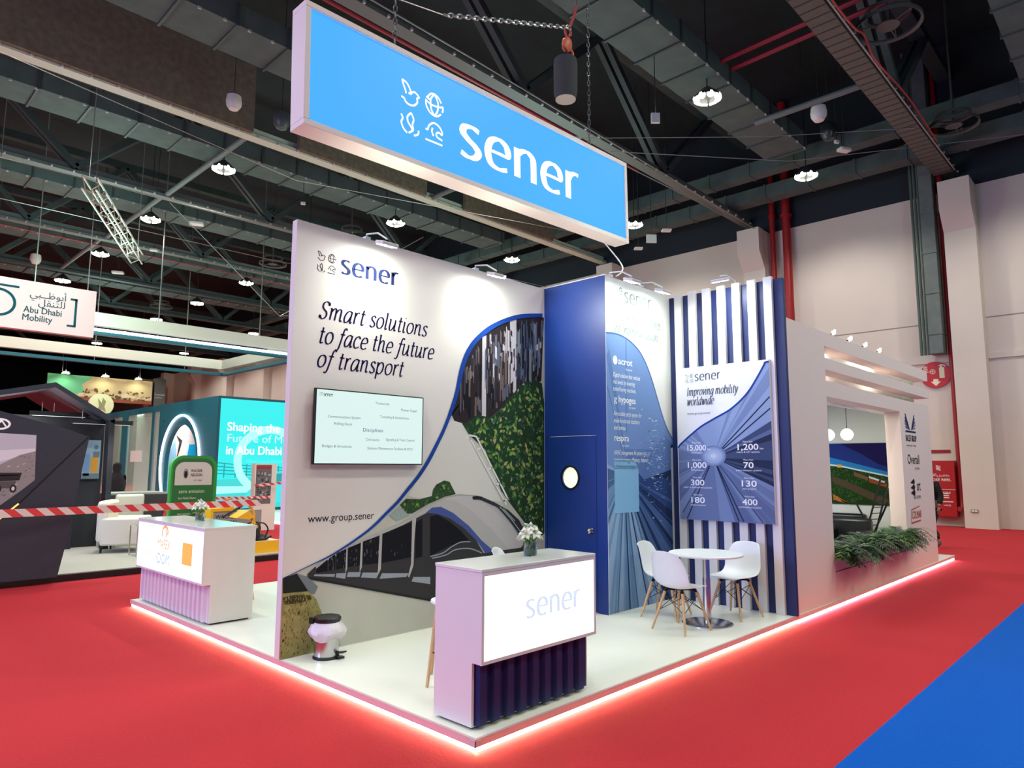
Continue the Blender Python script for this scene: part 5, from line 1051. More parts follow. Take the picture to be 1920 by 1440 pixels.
b = MB(); b.add([(1.95, 13.6, .1), (2.75, 13.6, .1), (2.75, 14.4, .1), (1.95, 14.4, .1), (1.72, 13.5, 1.12), (2.95, 13.5, 1.12), (2.95, 14.5, 1.12), (1.72, 14.5, 1.12)], [(0, 3, 2, 1), (0, 1, 5), (0, 5, 4), (1, 2, 6), (1, 6, 5), (2, 3, 7, 6), (3, 0, 4, 7)]); part(b, 'faceted_body', M('dark_grey_board', (70, 72, 74), .5), t)
b = MB(); b.box((1.72, 13.5, 1.12), (2.95, 14.5, 1.16)); part(b, 'counter_top', M('pale_counter_top', (168, 176, 162), .4), t)
person('person in a long black robe standing beyond the charcoal stand', (3.78, 20.2, 0), math.radians(90), True)

# green two layer arch banner
t = thing('arch_banner', 'green rounded display banner about zero emission, behind the second counter', 'banner', (2.55, 11, 0))
def arch(x0, x1, z0, z1, r):
    pts = [(x0, z0), (x1, z0), (x1, z1-r)]
    pts += [(x1-r+r*math.cos(k*PI/12), z1-r+r*math.sin(k*PI/12)) for k in range(1, 7)]
    pts += [(x0+r-r*math.cos((6-k)*PI/12), z1-r+r*math.sin((6-k)*PI/12)) for k in range(0, 7)]
    return pts
gm1, gm2 = M('dark_green_board', (26, 104, 46), .5), M('bright_green_board', (40, 142, 52), .5)
b = MB(); b.prism(PY(11.0), arch(2.06, 2.96, .112, 1.97, .24), .12, 0); part(b, 'front_board', gm2, t)
b = MB(); b.prism(PY(11.22), arch(2.13, 3.03, .112, 1.97, .24), .09, 0); part(b, 'rear_board', gm2, t)
b = MB(); b.box((2.15, 11.12, .112), (2.95, 11.22, 1.7)); part(b, 'spacer', gm1, t)
G_ = PY(10.998)
b = MB(); b.prism(G_, arch(2.10, 2.90, .15, 1.91, .2), 0, .0); part(b, 'front_face', gm1, t)
b = MB(); b.prism(G_, arch(2.135, 2.86, 1.38, 1.84, .18), 0, .002); part(b, 'grey_header', M('pale_grey_board', (204, 200, 192), .5), t)
b = MB(); b.text(G_, 'WACKER', 2.44, 1.64, .058, .22, .004, bold=.02); b.text(G_, 'NEUSON', 2.44, 1.555, .058, .22, .004, bold=.02); part(b, 'dark_lettering', ink((40, 40, 44)), t); b = MB(); b.text(G_, 'all it takes!', 2.50, 1.46, .04, .17, .004, shear=.3)
part(b, 'small_lettering', ink((40, 40, 44)), t); b = MB(); b.ring(G_, 2.34, 1.61, .042, .095, .012, .004); b.ellipse(G_, 2.34, 1.60, .026, .07, .004, 0, 18); part(b, 'round_emblem', ink((40, 40, 44)), t)
b = MB(); b.text(G_, 'zero emission', 2.22, 1.225, .075, .50, .004); b.text(G_, 'from Wacker Neuson', 2.22, 1.105, .05, .34, .004); b.text(G_, 'zero emission', 2.22, .80, .04, .25, .004); part(b, 'white_lettering', ink((214, 226, 204)), t)

# yellow machines
YEL = M('machine_yellow', (238, 186, 28), .45)
t = thing('yellow_plinth', 'low yellow display plinth on a pale sheet beside the second counter', 'plinth', (3.05, 9.65, .1))
b = MB(); b.box((2.5, 9.36, .125), (3.55, 9.92, .345)); part(b, 'yellow_side', YEL, t)
b = MB(); b.box((2.5, 9.36, .345), (3.55, 9.92, .352)); part(b, 'pale_top', M('pale_plinth_top', (240, 224, 176), .5), t)
b = MB(); b.box((2.4, 9.27, .10), (3.75, 10.0, .125)); part(b, 'base_sheet', M('pale_base_sheet', (214, 206, 190), .5), t)
t = thing('plate_compactor', 'black and yellow plate compactor with long handle on the yellow plinth', 'machine', (3.1, 9.6, .352))
b = MB(); vs = []; 
for y in (9.42, 9.84):
    for x, z in ((2.72, .40), (2.85, .356), (3.30, .356), (3.42, .42), (3.40, .44), (3.28, .385), (2.87, .385), (2.74, .42)): vs.append((x, y, z))
b.add(vs, [(i, (i+1) % 8, (i+1) % 8+8, i+8) for i in range(8)]+[tuple(range(8))[::-1], tuple(range(8, 16))]); part(b, 'base_plate', BLACK, t)
b = MB(); b.box((2.92, 9.5, .40), (3.22, 9.76, .56)); b.lathe([(.08, -.12), (.09, -.1), (.09, .1), (.08, .12)], (3.12, 9.63, .56), 16, 0, Matrix.Rotation(PI/2, 3, 'X')); part(b, 'engine', M('black_engine', (34, 36, 38), .5), t, bevel=.01)
b = MB(); b.tube(crom([(3.30, 9.48, .40), (3.36, 9.48, .56), (3.26, 9.48, .68), (3.1, 9.48, .66)], 5), .014, 6); b.tube(crom([(3.30, 9.8, .40), (3.36, 9.8, .56), (3.26, 9.8, .68), (3.1, 9.8, .66)], 5), .014, 6); b.tube([(3.26, 9.48, .68), (3.26, 9.8, .68)], .012, 6); part(b, 'guard_bar', BLACK, t)
b = MB(); b.add([(2.72, 9.45, .80), (2.95, 9.45, .93), (3.06, 9.45, .80), (2.96, 9.45, .76), (2.72, 9.82, .80), (2.95, 9.82, .93), (3.06, 9.82, .80), (2.96, 9.82, .76)], [(0, 3, 2, 1), (4, 5, 6, 7), (0, 1, 5, 4), (1, 2, 6, 5), (2, 3, 7, 6)]); part(b, 'hood', YEL, t)
b = MB(); b.tube(crom([(3.03, 9.5, .62), (3.08, 9.5, .86), (2.96, 9.5, 1.02), (2.86, 9.5, 1.06)], 5), .022, 8); b.add([(3.02, 9.48, .86), (3.16, 9.48, .60), (3.10, 9.48, .56), (3.02, 9.56, .86), (3.16, 9.56, .60), (3.10, 9.56, .56)], [(0, 2, 1), (3, 4, 5), (0, 1, 4, 3), (1, 2, 5, 4)]); part(b, 'steering_arm', YEL, t)
b = MB(); b.tube([(2.45, 9.45, .82), (2.86, 9.45, 1.04), (3.02, 9.45, 1.04), (3.14, 9.47, 1.13)], .013, 6); b.tube([(2.62, 9.8, .82), (2.95, 9.8, 1.0), (3.2, 9.8, 1.13)], .013, 6); b.tube([(3.14, 9.47, 1.13), (3.2, 9.8, 1.13)], .016, 6); part(b, 'handle', BLACK, t)
t = thing('power_bench', 'grey and yellow boxed bench lettered in black behind the plate compactor', 'bench', (2.95, 10.45, .1))
b = MB(); b.box((2.62, 10.3, .10), (3.62, 10.55, .88)); part(b, 'grey_box', M('mid_grey_board', (156, 150, 148), .5), t)
b = MB(); b.box((2.58, 10.28, .88), (3.1, 10.57, .94)); b.box((2.58, 10.28, .10), (2.63, 10.57, .88)); part(b, 'yellow_edge', YEL, t)
b = MB(); p = PY(10.299); b.text(p, 'WACKER', 2.68, .74, .075, .42, .002, bold=.02); b.text(p, 'NEUSON', 2.70, .62, .075, .40, .002, bold=.02); part(b, 'lettering', ink((30, 30, 32)), t)
b = MB(); b.box((2.86, 10.36, .94), (3.06, 10.5, 1.0)); b.tube([(2.9, 10.4, 1.0), (2.9, 10.4, 1.08), (3.02, 10.4, 1.12)], .02, 6); part(b, 'orange_grip', M('orange_plastic', (226, 120, 30), .5), t)
t = thing('poster_stand', 'white display slab with a grey photo poster in front of the cyan screen', 'display stand', (6.05, 15, 0))
b = MB(); b.box((5.70, 15.0, 0), (6.33, 15.22, 1.83)); part(b, 'slab', M('white_display_slab', (226, 222, 206), .5), t)
b = MB(); p = PY(14.999); b.rect(p, 5.73, .72, 6.18, 1.79, .001, 0); b.rect(p, 5.73, 1.68, 6.18, 1.75, .002, 1)
for q in range(60):
    x = rnd.uniform(5.75, 6.08); z = rnd.uniform(.76, 1.6); b.rect(p, x, z, x+rnd.uniform(.03, .09), z+rnd.uniform(.03, .09), .003+q*.00001, rnd.choice([2, 3, 4]))
part(b, 'poster', [ink((110, 110, 110)), ink((168, 60, 60)), ink((70, 72, 74)), ink((170, 168, 166)), ink((130, 128, 126))], t)
def tape(label, p, q, w_, period, sag=0.):
    b = MB(); p, q = Vector(p), Vector(q); L = (q-p).length; n = int(L/period); hw_ = Vector((0, 0, w_/2))
    P2 = lambda u: p+(q-p)*u-Vector((0, 0, sag*4*u*(1-u)))
    for k in range(n*2):
        u0, u1 = k/(2*n), (k+1)/(2*n); sk = .16/(2*n)*3
        b.add([P2(u0)-hw_+(q-p)*sk, P2(u1)-hw_+(q-p)*sk, P2(u1)+hw_-(q-p)*sk, P2(u0)+hw_-(q-p)*sk], [(0, 1, 2, 3)], k % 2)
    return solo(b, 'barrier_tape', [M('tape_red', (214, 54, 58), .4), M('tape_white', (222, 212, 204), .4)], label, 'barrier tape', tuple(q))
tape('red and white barrier tape stretched across the aisle behind the second counter', (-2.6, 8.3, 1.105), (3.16, 9.46, 1.07), .115, .27)
tape('short red and white tape tied in front of the grey poster on the white slab', (5.72, 14.985, 1.22), (7.0, 14.6, 1.36), .07, .18)
tape('faded red and white tape sagging between the dark counter and the green banner', (2.95, 13.4, 1.05), (5.9, 14.4, .93), .07, .2, .03)

# teal stand
TEAL = M('teal_board', (22, 104, 116), .5); TEALD = M('dark_teal_board', (14, 76, 88), .5)
t = thing('stand_platform', 'white edged platform in front of the teal stand and the cyan screen', 'platform', (12, 25, 0))
b = MB(); b.box((7.24, 14.0, 0), (14, 36, .09)); part(b, 'deck', M('white_deck_vinyl', (238, 240, 226), .28), t)
b = MB(); b.box((7.215, 14.0, .01), (7.24, 36, .08)); part(b, 'led_strip', LEDW, t)
t = thing('teal_pavilion', 'big teal stand building with glazed bays and a glowing white ring', 'pavilion', (9, 26, .09))
b = MB(); ny, r2 = 25.0, 1.62
cz0 = 1.75
H_ = 4.29
b.box((7.4, 21.7, .09), (7.55, 22.9, H_)); b.box((7.4, 27.1, .09), (7.55, 27.5, H_)); b.box((7.4, 22.9, 3.6), (7.55, 27.1, H_))
n = 40; vs = []; fs = []
for k in range(n+1):
    g = PI*k/n; c, s = math.cos(g), math.sin(g)
    m = min(2.1/abs(c) if abs(c) > 1e-6 else 9, (3.6-cz0)/s if s > 1e-6 else 9)
    vs += [(7.4, ny+c*m, cz0+s*m), (7.4, ny+r2*c, cz0+r2*s), (7.55, ny+r2*c, cz0+r2*s)]
for k in range(n): fs += [(3*k, 3*k+1, 3*k+4, 3*k+3), (3*k+1, 3*k+2, 3*k+5, 3*k+4)]
b.add(vs, fs); b.box((7.4, 22.9, .09), (7.55, ny-r2, cz0)); b.box((7.4, ny+r2, .09), (7.55, 27.1, cz0))
b.box((7.4, 27.5, 4.03), (7.55, 36, H_)); b.box((7.4, 28.15, .09), (7.5, 28.4, 4.03)); b.box((7.4, 31.5, .09), (7.5, 32.3, 4.03)); b.box((7.4, 35.5, .09), (7.55, 36, 4.03))
b.box((7.55, 21.7, 4.2), (14, 36, H_))
part(b, 'teal_wall', TEAL, t)
b = MB(); rg = [(7.36, ny+1.98*math.cos(g*PI/24), cz0+1.98*math.sin(g*PI/24)) for g in range(-14, 39)]; b.tube(rg, .045, 6); part(b, 'glowing_ring', LEDW, t)
b = MB(); b.box((9.2, 21.9, .09), (9.3, 36, 4.2)); part(b, 'inner_wall', M('white_inner_wall', (232, 226, 228), .6), t)
p = PX(9.19); b = MB()
b.prism(p, [(-33, .1), (-33, 4.1), (-26, 4.1), (-26, .1)], 0, .002, 4); b.prism(p, [(-31.2, .2), (-31.2, 2.32), (-30.52, 3.01), (-30.27, 2.31), (-30.5, .2)], 0, .004, 0); b.prism(p, [(-30.48, 3.18), (-29.66, 2.89), (-29.91, 2.43), (-30.26, 2.0), (-30.03, 2.8)], 0, .006, 1); b.prism(p, [(-30.1, .3), (-29.95, 2.31), (-29.53, 2.84), (-28.83, 2.7), (-29.11, .3)], 0, .005, 5)
b.prism(p, [(-28.83, 2.7), (-27.69, 2.68), (-27.3, 1.2), (-29.3, 1.2)], 0, .007, 2); b.prism(p, [(-31.08, 1.56), (-30.06, 2.19), (-29.41, 2.47), (-29.98, 2.06), (-30.79, 1.44)], 0, .008, 3)
part(b, 'colour_shapes', [ink((150, 186, 226)), ink((60, 44, 48)), ink((0, 160, 226)), ink((250, 214, 160)), ink((232, 206, 216)), ink((226, 222, 236))], t)
b = MB(); b.box((7.42, 28.4, .09), (7.44, 31.5, 4.03)); b.box((7.42, 32.3, .09), (7.44, 35.5, 4.03)); b.box((7.42, 27.5, .09), (7.44, 28.15, 4.03)); part(b, 'glass_bay', M('greenish_glass', (200, 226, 208), .05, alpha=.35), t)
lamp('assumed_teal_room_light', 'AREA', (8.4, 30, 4.0), 120, (.92, 1, .92), 2.0, (8.4, 30, 0), sizey=.8); lamp('assumed_niche_light', 'AREA', (8.4, 24.6, 4.0), 22, (1, .86, .92), 1.2, (8.4, 24.6, 0))  # assumed lamps out of view, brightening the glazed room and the niche
b = MB(); b.rect(PX(7.41), -30.9, 1.9, -29.4, 2.4, 0, t=.01); part(b, 'white_notice', M('white_notice', (236, 240, 232), .5), t)
t = thing('video_wall', 'huge bright cyan screen with bold white headline on the teal stand', 'screen', (9.5, 21.7, .1))
b = MB(); b.box((7.4, 21.62, .09), (13.5, 21.70, H_)); part(b, 'screen_frame', TEALD, t)
E_ = PY(21.615); b = MB(); em = .95
def glow(n, c, e=em): return M('screen_'+n, c, .5, emit=e, dark=.15)
b.rect(E_, 7.46, .2, 13.4, 4.2, 0, 0)
b.prism(E_, [(7.46, 1.25), (13.4, 1.5), (13.4, .2), (7.46, .2)], 0, .002, 1)
for q in range(4): b.ribbon(E_, [(7.46, 1.86-.13*q), (9.5, 1.70-.10*q), (13.4, 1.6-.08*q)], .035, .004, 2)
for q in range(11): b.ribbon(E_, [(7.7+.42*q, 1.86-.02*q), (7.7+.42*q, 1.32)], .04, .005, 2, False)
for q in range(26): x = 8.5+.07*q; b.rect(E_, x, 1.86, x+.05, 1.9+rnd.uniform(.02, .1), .003, 4)
b.prism(E_, [(7.46, .75), (8.9, .78), (8.9, 1.0), (7.46, 1.02)], 0, .004, 5); b.prism(E_, [(8.5, .35), (8.6, .8), (9.0, 1.1), (9.5, 1.5), (10.3, 1.55), (10.9, 1.1), (11, .4)], 0, .006, 3); b.prism(E_, [(9.3, 1.15), (9.55, 1.45), (10.2, 1.48), (10.5, 1.15)], 0, .008, 2)
b.prism(E_, [(8.5, .35), (8.6, .6), (9.2, .7), (9.1, .4)], 0, .008, 2)
b.ring(E_, 9.45, 1.95, 1.42, 1.32, .3, .006, 5, 40, -.2, 4.1)
part(b, 'picture', [glow('cyan', (44, 226, 226)), glow('soft_teal', (58, 204, 204)), glow('deep_teal', (22, 150, 158)), glow('car_cyan', (64, 214, 220)), glow('city_haze', (70, 236, 234)), glow('pale_band', (170, 250, 246))], t)
b = MB(); b.text(E_, 'Shaping the', 7.74, 3.03, .33, 2.05, .01, bold=.03); b.text(E_, 'in Abu Dhabi', 7.74, 2.17, .33, 2.15, .01, bold=.03); part(b, 'white_headline', glow('white', (250, 246, 244), 1.0), t)
b = MB(); b.text(E_, 'Future of Mobility', 7.76, 2.62, .31, 3.3, .01, bold=.01); part(b, 'pale_headline', glow('pale_aqua', (190, 250, 236), .95), t)
t = thing('ceiling_ring', 'hanging rectangular ring of white boards with teal light edge above the teal stand', 'hanging frame', (6, 28, 6.4))
WB = M('cream_beam_board', (226, 224, 206), .6); WB2 = M('grey_white_beam_board', (200, 204, 192), .6)
for nm, (x0, y0, x1, y1) in (('front_beam', (-8, 24, 12.1, 24.3)), ('rear_beam', (-8, 32, 12.1, 32.3)), ('side_beam', (11.8, 24.3, 12.1, 32))):
    b = MB(); b.box((x0, y0, 6.70), (x1, y1, 7.17)); part(b, nm, WB, t)
    b = MB(); b.box((x0, y0, 6.38), (x1, y1, 6.52)); part(b, 'teal_edge', TEAL, t)
    if nm == 'front_beam': b = MB(); b.box((x0, y0-.03, 6.49), (x1-.3, y0-.005, 6.59)); part(b, 'light_line', LEDW, t)
for x in (-6, -2, 2, 6, 10):
    for y in (24.15, 32.15): b = MB(); b.tube([(x, y, 6.5), (x, y, 15.49)], .02, 5); part(b, 'hanger_wire', CABLE, t)
lamp('assumed_ring_uplight', 'AREA', (6, 28, 5.9), 260, (1, .98, .86), 8, (6, 28, 9), sizey=3)  # assumed unseen light from below, brightening the ring boards
t = thing('hanging_banner', 'white hanging banner with two lines of Arabic above dark teal lettering', 'banner', (.4, 20, 5.6))
b = MB(); b.box((-3.5, 20, 5.585), (2.815, 20.25, 7.005)); part(b, 'board', M('white_banner_board', (226, 216, 210), .6), t)
p = PY(19.998); tk = ink((18, 84, 92)); b = MB()
b.text(p, 'Abu Dhabi', 1.02, 6.09, .19, .93, .004, bold=.015); b.text(p, 'Mobility', 1.01, 5.86, .19, .72, .004, bold=.015)
b.text(p, '\ufef2\ufe92\u0640\u0640\ufec7\ufeee\ufe91\u0623', 1.14, 6.56, .2, .90, .004); b.text(p, '\ufede\ufed8\ufee8\ufe98\ufee0\ufedf', 1.36, 6.33, .2, .66, .004)
part(b, 'teal_lettering', tk, t)
b = MB(); b.rect(p, 2.15, 6.62, 2.33, 6.68, .004); b.rect(p, 2.27, 5.86, 2.33, 6.68, .004); b.rect(p, 2.1, 5.82, 2.33, 5.88, .004); part(b, 'bracket_mark', tk, t)
b = MB(); b.rect(p, -.4, 6.74, .88, 6.80, .004); b.ring(p, .42, 6.28, .42, .40, .07, .004, 0, 36); part(b, 'numeral', tk, t)
for x in (-3, .2, 2.6): b = MB(); b.tube([(x, 20.12, 7.0), (x, 20.12, 15.49)], .012, 5); part(b, 'hanger_wire', CABLE, t)
lamp('added_banner_fill', 'SPOT', (0, 14.5, 9.5), 1100, (1, .93, .88), .2, (0, 20, 6.3), 60)  # unseen spot added in front to brighten the banner face

# far banner, round sign
t = thing('photo_banner', 'long hanging green to sand photo banner lit by three lamps, far beyond the dark roof', 'banner', (14, 60, 7))
mm = [ink(c) for c in ((110, 196, 150), (206, 192, 150), (190, 168, 130), (104, 88, 60), (220, 210, 180), (150, 90, 70), (90, 100, 60))]
b = MB(); b.box((10.0, 60, 6.9), (17.7, 60.2, 8.9)); b.tube([(11, 60.1, 8.9), (11, 60.1, 15.49)], .03, 5); b.tube([(16.7, 60.1, 8.9), (16.7, 60.1, 15.49)], .03, 5); part(b, 'board', M('banner_board', (90, 96, 90), .6), t)
p = PY(59.98); b = MB(); b.rect(p, 10, 6.9, 17.7, 8.9, 0, 1); b.prism(p, [(10, 8.9), (13.2, 8.9), (12.4, 8.2), (12.6, 7.6), (11.5, 7.2), (10, 7.0)], 0, .01, 0); b.rect(p, 10, 6.9, 17.7, 7.2, .012, 5); b.rect(p, 12.2, 7.3, 17.7, 7.5, .012, 4)
for q in range(70): x = rnd.uniform(12.4, 17.5); z = rnd.uniform(7.2, 7.9); b.ellipse(p, x, z, rnd.uniform(.06, .16), rnd.uniform(.05, .13), .014+q*.0002, rnd.choice([3, 6, 3, 2]), 8)
b.ellipse(p, 15.6, 7.5, .35, .2, .04, 4, 16)
part(b, 'print', mm, t)
for q, x in enumerate((11.1, 13.9, 16.4)):
    lamp('banner_lamp_beam', 'AREA', (x, 59.3, 9.1), 70, (1, .97, .75), .3, (x, 60, 8.2))
    t2 = thing('banner_lamp', ('first lamp from the left over the far photo banner', 'middle lamp over the far photo banner', 'third lamp from the left over the far photo banner')[q], 'lamp', (x, 59.5, 9.0), 'lamps over the far photo banner')
    b = MB(); b.cbox((x, 59.5, 9.0), (.55, .3, .12)); b.tube([(x, 59.5, 9.05), (x, 59.5, 15.49)], .02, 5); part(b, 'lamp_head', BLACK, t2); b = MB(); b.cbox((x, 59.5, 8.93), (.5, .26, .03)); part(b, 'lamp_glass', M('warm_banner_lamp', (255, 250, 214), .5, emit=14), t2)
b = MB(); b.box((17.9, 60, 6.4), (18.8, 60.4, 9.2)); b.text(PY(59.99), 'Sustainable', 17.95, 7.75, .14, .8, .01, 1); b.text(PY(59.99), 'mobility', 17.95, 7.5, .14, .6, .01, 1)
solo(b, 'banner_pillar', [M('grey_banner_pillar', (84, 90, 88), .6), ink((210, 214, 210))], 'grey hanging pillar lettered in white at the right end of the far banner', 'pillar', (18.3, 60.2, 6.4))
t = thing('round_sign', 'cream round drum sign with a bird emblem rising behind the dark roof', 'sign', (8.5, 40, 5.1))
b = MB(); b.lathe([(0, -.15), (.62, -.15), (.62, .15), (0, .15)], (8.5, 40, 5.1), 36, 0, Matrix.Rotation(PI/2, 3, 'X')); b.box((8.44, 39.95, 0), (8.56, 40.05, 4.6)); part(b, 'drum', M('cream_drum', (222, 206, 160), .5), t)
b = MB(); b.prism(PY(39.84), [(8.3, 4.75), (8.5, 4.85), (8.75, 4.7), (8.65, 5.0), (8.72, 5.3), (8.55, 5.5), (8.5, 5.2), (8.3, 5.45), (8.38, 5.05)], 0, 0); part(b, 'emblem', ink((150, 136, 96)), t)
b = MB(); b.lathe([(.06, 0), (.12, .05), (.16, .2), (.0, .2)], (9.6, 40, 4.55), 12); b.lathe([(.05, -4.55), (.05, 0)], (9.6, 40, 4.55), 8); solo(b, 'green_flag_post', M('flag_green', (30, 120, 60), .5), 'small green topped post behind the teal stand roof edge', 'post', (9.6, 40, 0))
# high table on the teal platform
t = thing('bar_table', 'white bar table on the platform in front of the cyan screen', 'table', (8.2, 17.3, .09))
b = MB(); b.lathe([(0, 1.0), (.33, 1.0), (.33, 1.03), (0, 1.03)], (8.2, 17.3, .09), 28); part(b, 'tabletop', SHELLW, t)
b = MB(); b.lathe([(.03, .02), (.03, 1.0)], (8.2, 17.3, .09), 12); part(b, 'column', CHROME, t); b = MB(); b.lathe([(0, 0), (.22, 0), (.2, .02), (0, .025)], (8.2, 17.3, .09), 24); part(b, 'foot', CHROME, t)
# ================================================================== ROOF STRUCTURE AND SERVICES
RB = M('dark_roof_steel', (54, 66, 64), .6, noise=.12, scale=3)
RBL = M('pale_roof_steel', (196, 200, 178), .6); RBG = M('grey_roof_steel', (96, 102, 98), .6)
GY = [1.2, 7.95, 14.95, 21.4, 28.0, 34.6, 41.2, 47.8, 54.4, 61]
names = ['nearest roof girder carrying the cable tray', 'second roof girder, passing just above the blue sign', 'pale roof girder crossing above the left end of the blue sign', 'roof girder with the red cable, behind the pale one', 'fifth roof girder, above the white Arabic banner', 'sixth roof girder, beyond the Arabic banner', 'seventh roof girder in the far dark', 'eighth roof girder in the far dark, over the ring of beams', 'ninth roof girder deep in the hall', 'last roof girder deep in the hall']
for i, y in enumerate(GY):
    t = thing('roof_girder', 'dark steel '+names[i] if i != 2 else names[i], 'girder', (0, y, 11), 'roof girders of the hall')
    w_ = .40 if i == 0 else .34
    m = (RBL if i == 2 else RBG if i in (1, 3, 4) else RB)
    b = MB(); b.box((-40, y-w_/2, 11.0), (WR, y+w_/2, 11.10)); b.box((-40, y-.02, 11.1), (WR, y+.02, 11.32)); part(b, 'bottom_chord', m, t)
    b = MB(); b.box((-40, y-w_/2, 14.2), (WR, y+w_/2, 14.5)); part(b, 'top_chord', RB, t)
    for k in range(-4, 7):
        x = -1.0+3.3*k
        if i > 6 and k % 2: continue
        p = (x, y, 11.2) if k % 2 else (x, y, 14.3); q = (x+3.3, y, 14.3) if k % 2 else (x+3.3, y, 11.2)
        if q[0] > WR: continue
        b = MB(); b.bar((p[0], y-.12, p[2]), (q[0], y-.12, q[2]), .16, .2); b.bar((p[0], y+.14, p[2]), (q[0], y+.14, q[2]), .16, .2); part(b, 'web_member', RB, t)
    if i < 5:
        b = MB()
        for k in range(60):
            x = -14+.6*k
            if x < WR: b.box((x, y-w_/2-.06, 11.0), (x+.05, y-w_/2-.005, 11.05))
        part(b, 'cable_clips', M('pale_clip', (168, 168, 160), .5), t, stuff=True)
t = thing('cable_tray', 'brown grey ribbed cable tray running along the nearest roof girder', 'cable tray', (8, 1.27, 10.9))
b = MB(); b.box((-30, 1.0, 10.86), (20.9, 1.52, 10.98)); part(b, 'tray', M('tray_steel', (92, 90, 80), .6, .2, noise=.1, scale=8), t)
b = MB()
for k in range(110): x = -12+.3*k; b.box((x, .99, 10.852), (x+.03, 1.53, 10.86))
part(b, 'tray_ribs', M('tray_rib_steel', (48, 48, 44), .6), t, stuff=True)
b = MB(); b.tube([(-30, .95, 10.9), (20.9, .95, 10.9)], .018, 5); part(b, 'pale_cable', M('pale_cable', (176, 172, 160), .5), t)
b = MB(); b.tube(crom([(-20, .9, 10.95), (6, .9, 10.95), (11, .88, 10.9), (12, .84, 11.0), (13, .9, 10.9), (15.5, .86, 11.0), (18.5, .9, 10.95)], 6), .022, 5); part(b, 'red_cable', M('red_cable', (176, 54, 50), .5), t)
# insulated duct bands between the girders
DU = M('insulated_duct_wrap', (72, 86, 82), .8, noise=.15, scale=2.2, bump=.2)
dl = ['wide dark wrapped duct running along the roof right of the chain bag', 'second dark wrapped duct, behind the blue sign', 'third dark wrapped duct, just under the pale girder', 'fourth dark wrapped duct beyond the red cable girder', 'fifth dark wrapped duct deep in the hall', 'sixth dark wrapped duct deep in the hall', 'dark wrapped duct at the top right, nearest the camera']
for i, (y, x1) in enumerate(((4.8, 17.7), (11.6, 17.7), (17.9, 17.7), (24.6, 17.7), (31.2, 17.7), (37.8, 17.7), (-1.8, 17.7))):
    t = thing('roof_duct', dl[i], 'duct', (0, y, 11.5), 'wrapped ducts under the roof')
    b = MB(); b.box((-36, y-.62, 11.5), (x1, y+.62, 12.0)); part(b, 'duct_body', DU, t)
    b = MB()
    for k in range(36):
        x = -24+1.22*k
        if x < x1: b.box((x, y-.66, 11.46), (x+.06, y+.66, 12.02))
    part(b, 'joint_flanges', RB, t, stuff=True)
    b = MB()
    for k in range(70):
        x = -20+.55*k
        if x < x1: b.box((x, y-.66, 11.44), (x+.07, y-.62, 11.49))
    part(b, 'pale_clips', M('pale_clip', (168, 168, 160), .5), t, stuff=True)
# cross ducts near the right wall
for i, (x, z, w_) in enumerate(((19.0, 11.7, .5), (20.3, 11.3, .6))):
    b = MB(); b.box((x-w_/2, -14, z), (x+w_/2, 60, z+.45))
    for k in range(40): b.box((x-w_/2-.03, -13+1.5*k, z-.02), (x+w_/2+.03, -12.93+1.5*k, z+.47))
    solo(b, 'roof_duct', DU, ('dark cross duct near the right wall, the inner of the two', 'dark cross duct near the right wall, the outer of the two')[i], 'duct', (x, 0, z))
# acoustic boards
for lab, x0, x1, y, z0, z1 in (('big brown acoustic board hanging above the pale girder at upper left', -12, 5.0, 14.62, 11.05, 14.2), ('brown acoustic board glimpsed between the blue sign and the pale girder', 6.4, 11.2, 14.62, 11.05, 12.1), ('smaller brown acoustic board above the pale girder beyond the blue sign', 13.0, 17.9, 14.62, 11.05, 11.9)):
    b = MB(); b.box((x0, y, z0), (x1, y+.15, z1)); solo(b, 'acoustic_board', M('brown_acoustic_board', (104, 94, 76), .9, noise=.22, scale=6, bump=.3), lab, 'board', ((x0+x1)/2, y, z0))
# struts and red pipes
for i, (x, y0, y1) in enumerate(((5.05, 15.1, 21.3), (5.0, 21.5, 27.9), (4.9, 28.1, 34.5), (14.3, 1.4, 4.3), (11.6, 8.1, 14.8))):
    b = MB(); b.tube([(x, y0, 11.12), (x, y1, 11.12)], .085, 10); solo(b, 'roof_strut', RBG, ('grey tube strut from the pale girder to the next one', 'grey tube strut behind the first, beyond the red cable girder', 'grey tube strut farthest back at left', 'grey tube strut beside the cable tray', 'grey tube strut hidden above the blue sign')[i], 'strut', (x, y0, 11.12))
rp = M('red_roof_pipe', (140, 30, 42), .5)
for i, (pts, r, l) in enumerate((([(11.9, -6, 11.9), (12.2, 5.6, 11.9)], .06, 'red roof pipe, left of the pair beside the cable tray'), ([(12.4, -6, 11.9), (12.7, 5.6, 11.9)], .06, 'red roof pipe, right of the pair beside the cable tray'),
        ([(2, 9.2, 11.8), (16, 9.2, 11.8)], .05, 'red roof pipe crossing behind the chain bag'), ([(-6, 21.6, 11.25), (18, 21.7, 11.25)], .025, 'thin red cable pipe along the fourth girder'), ([(-4, 27.6, 10.7), (20, 28.2, 10.7)], .025, 'thin red cable pipe along the fifth girder'))):
    b = MB(); b.tube(pts, r, 8); solo(b, 'red_pipe', rp, l, 'pipe', pts[0])
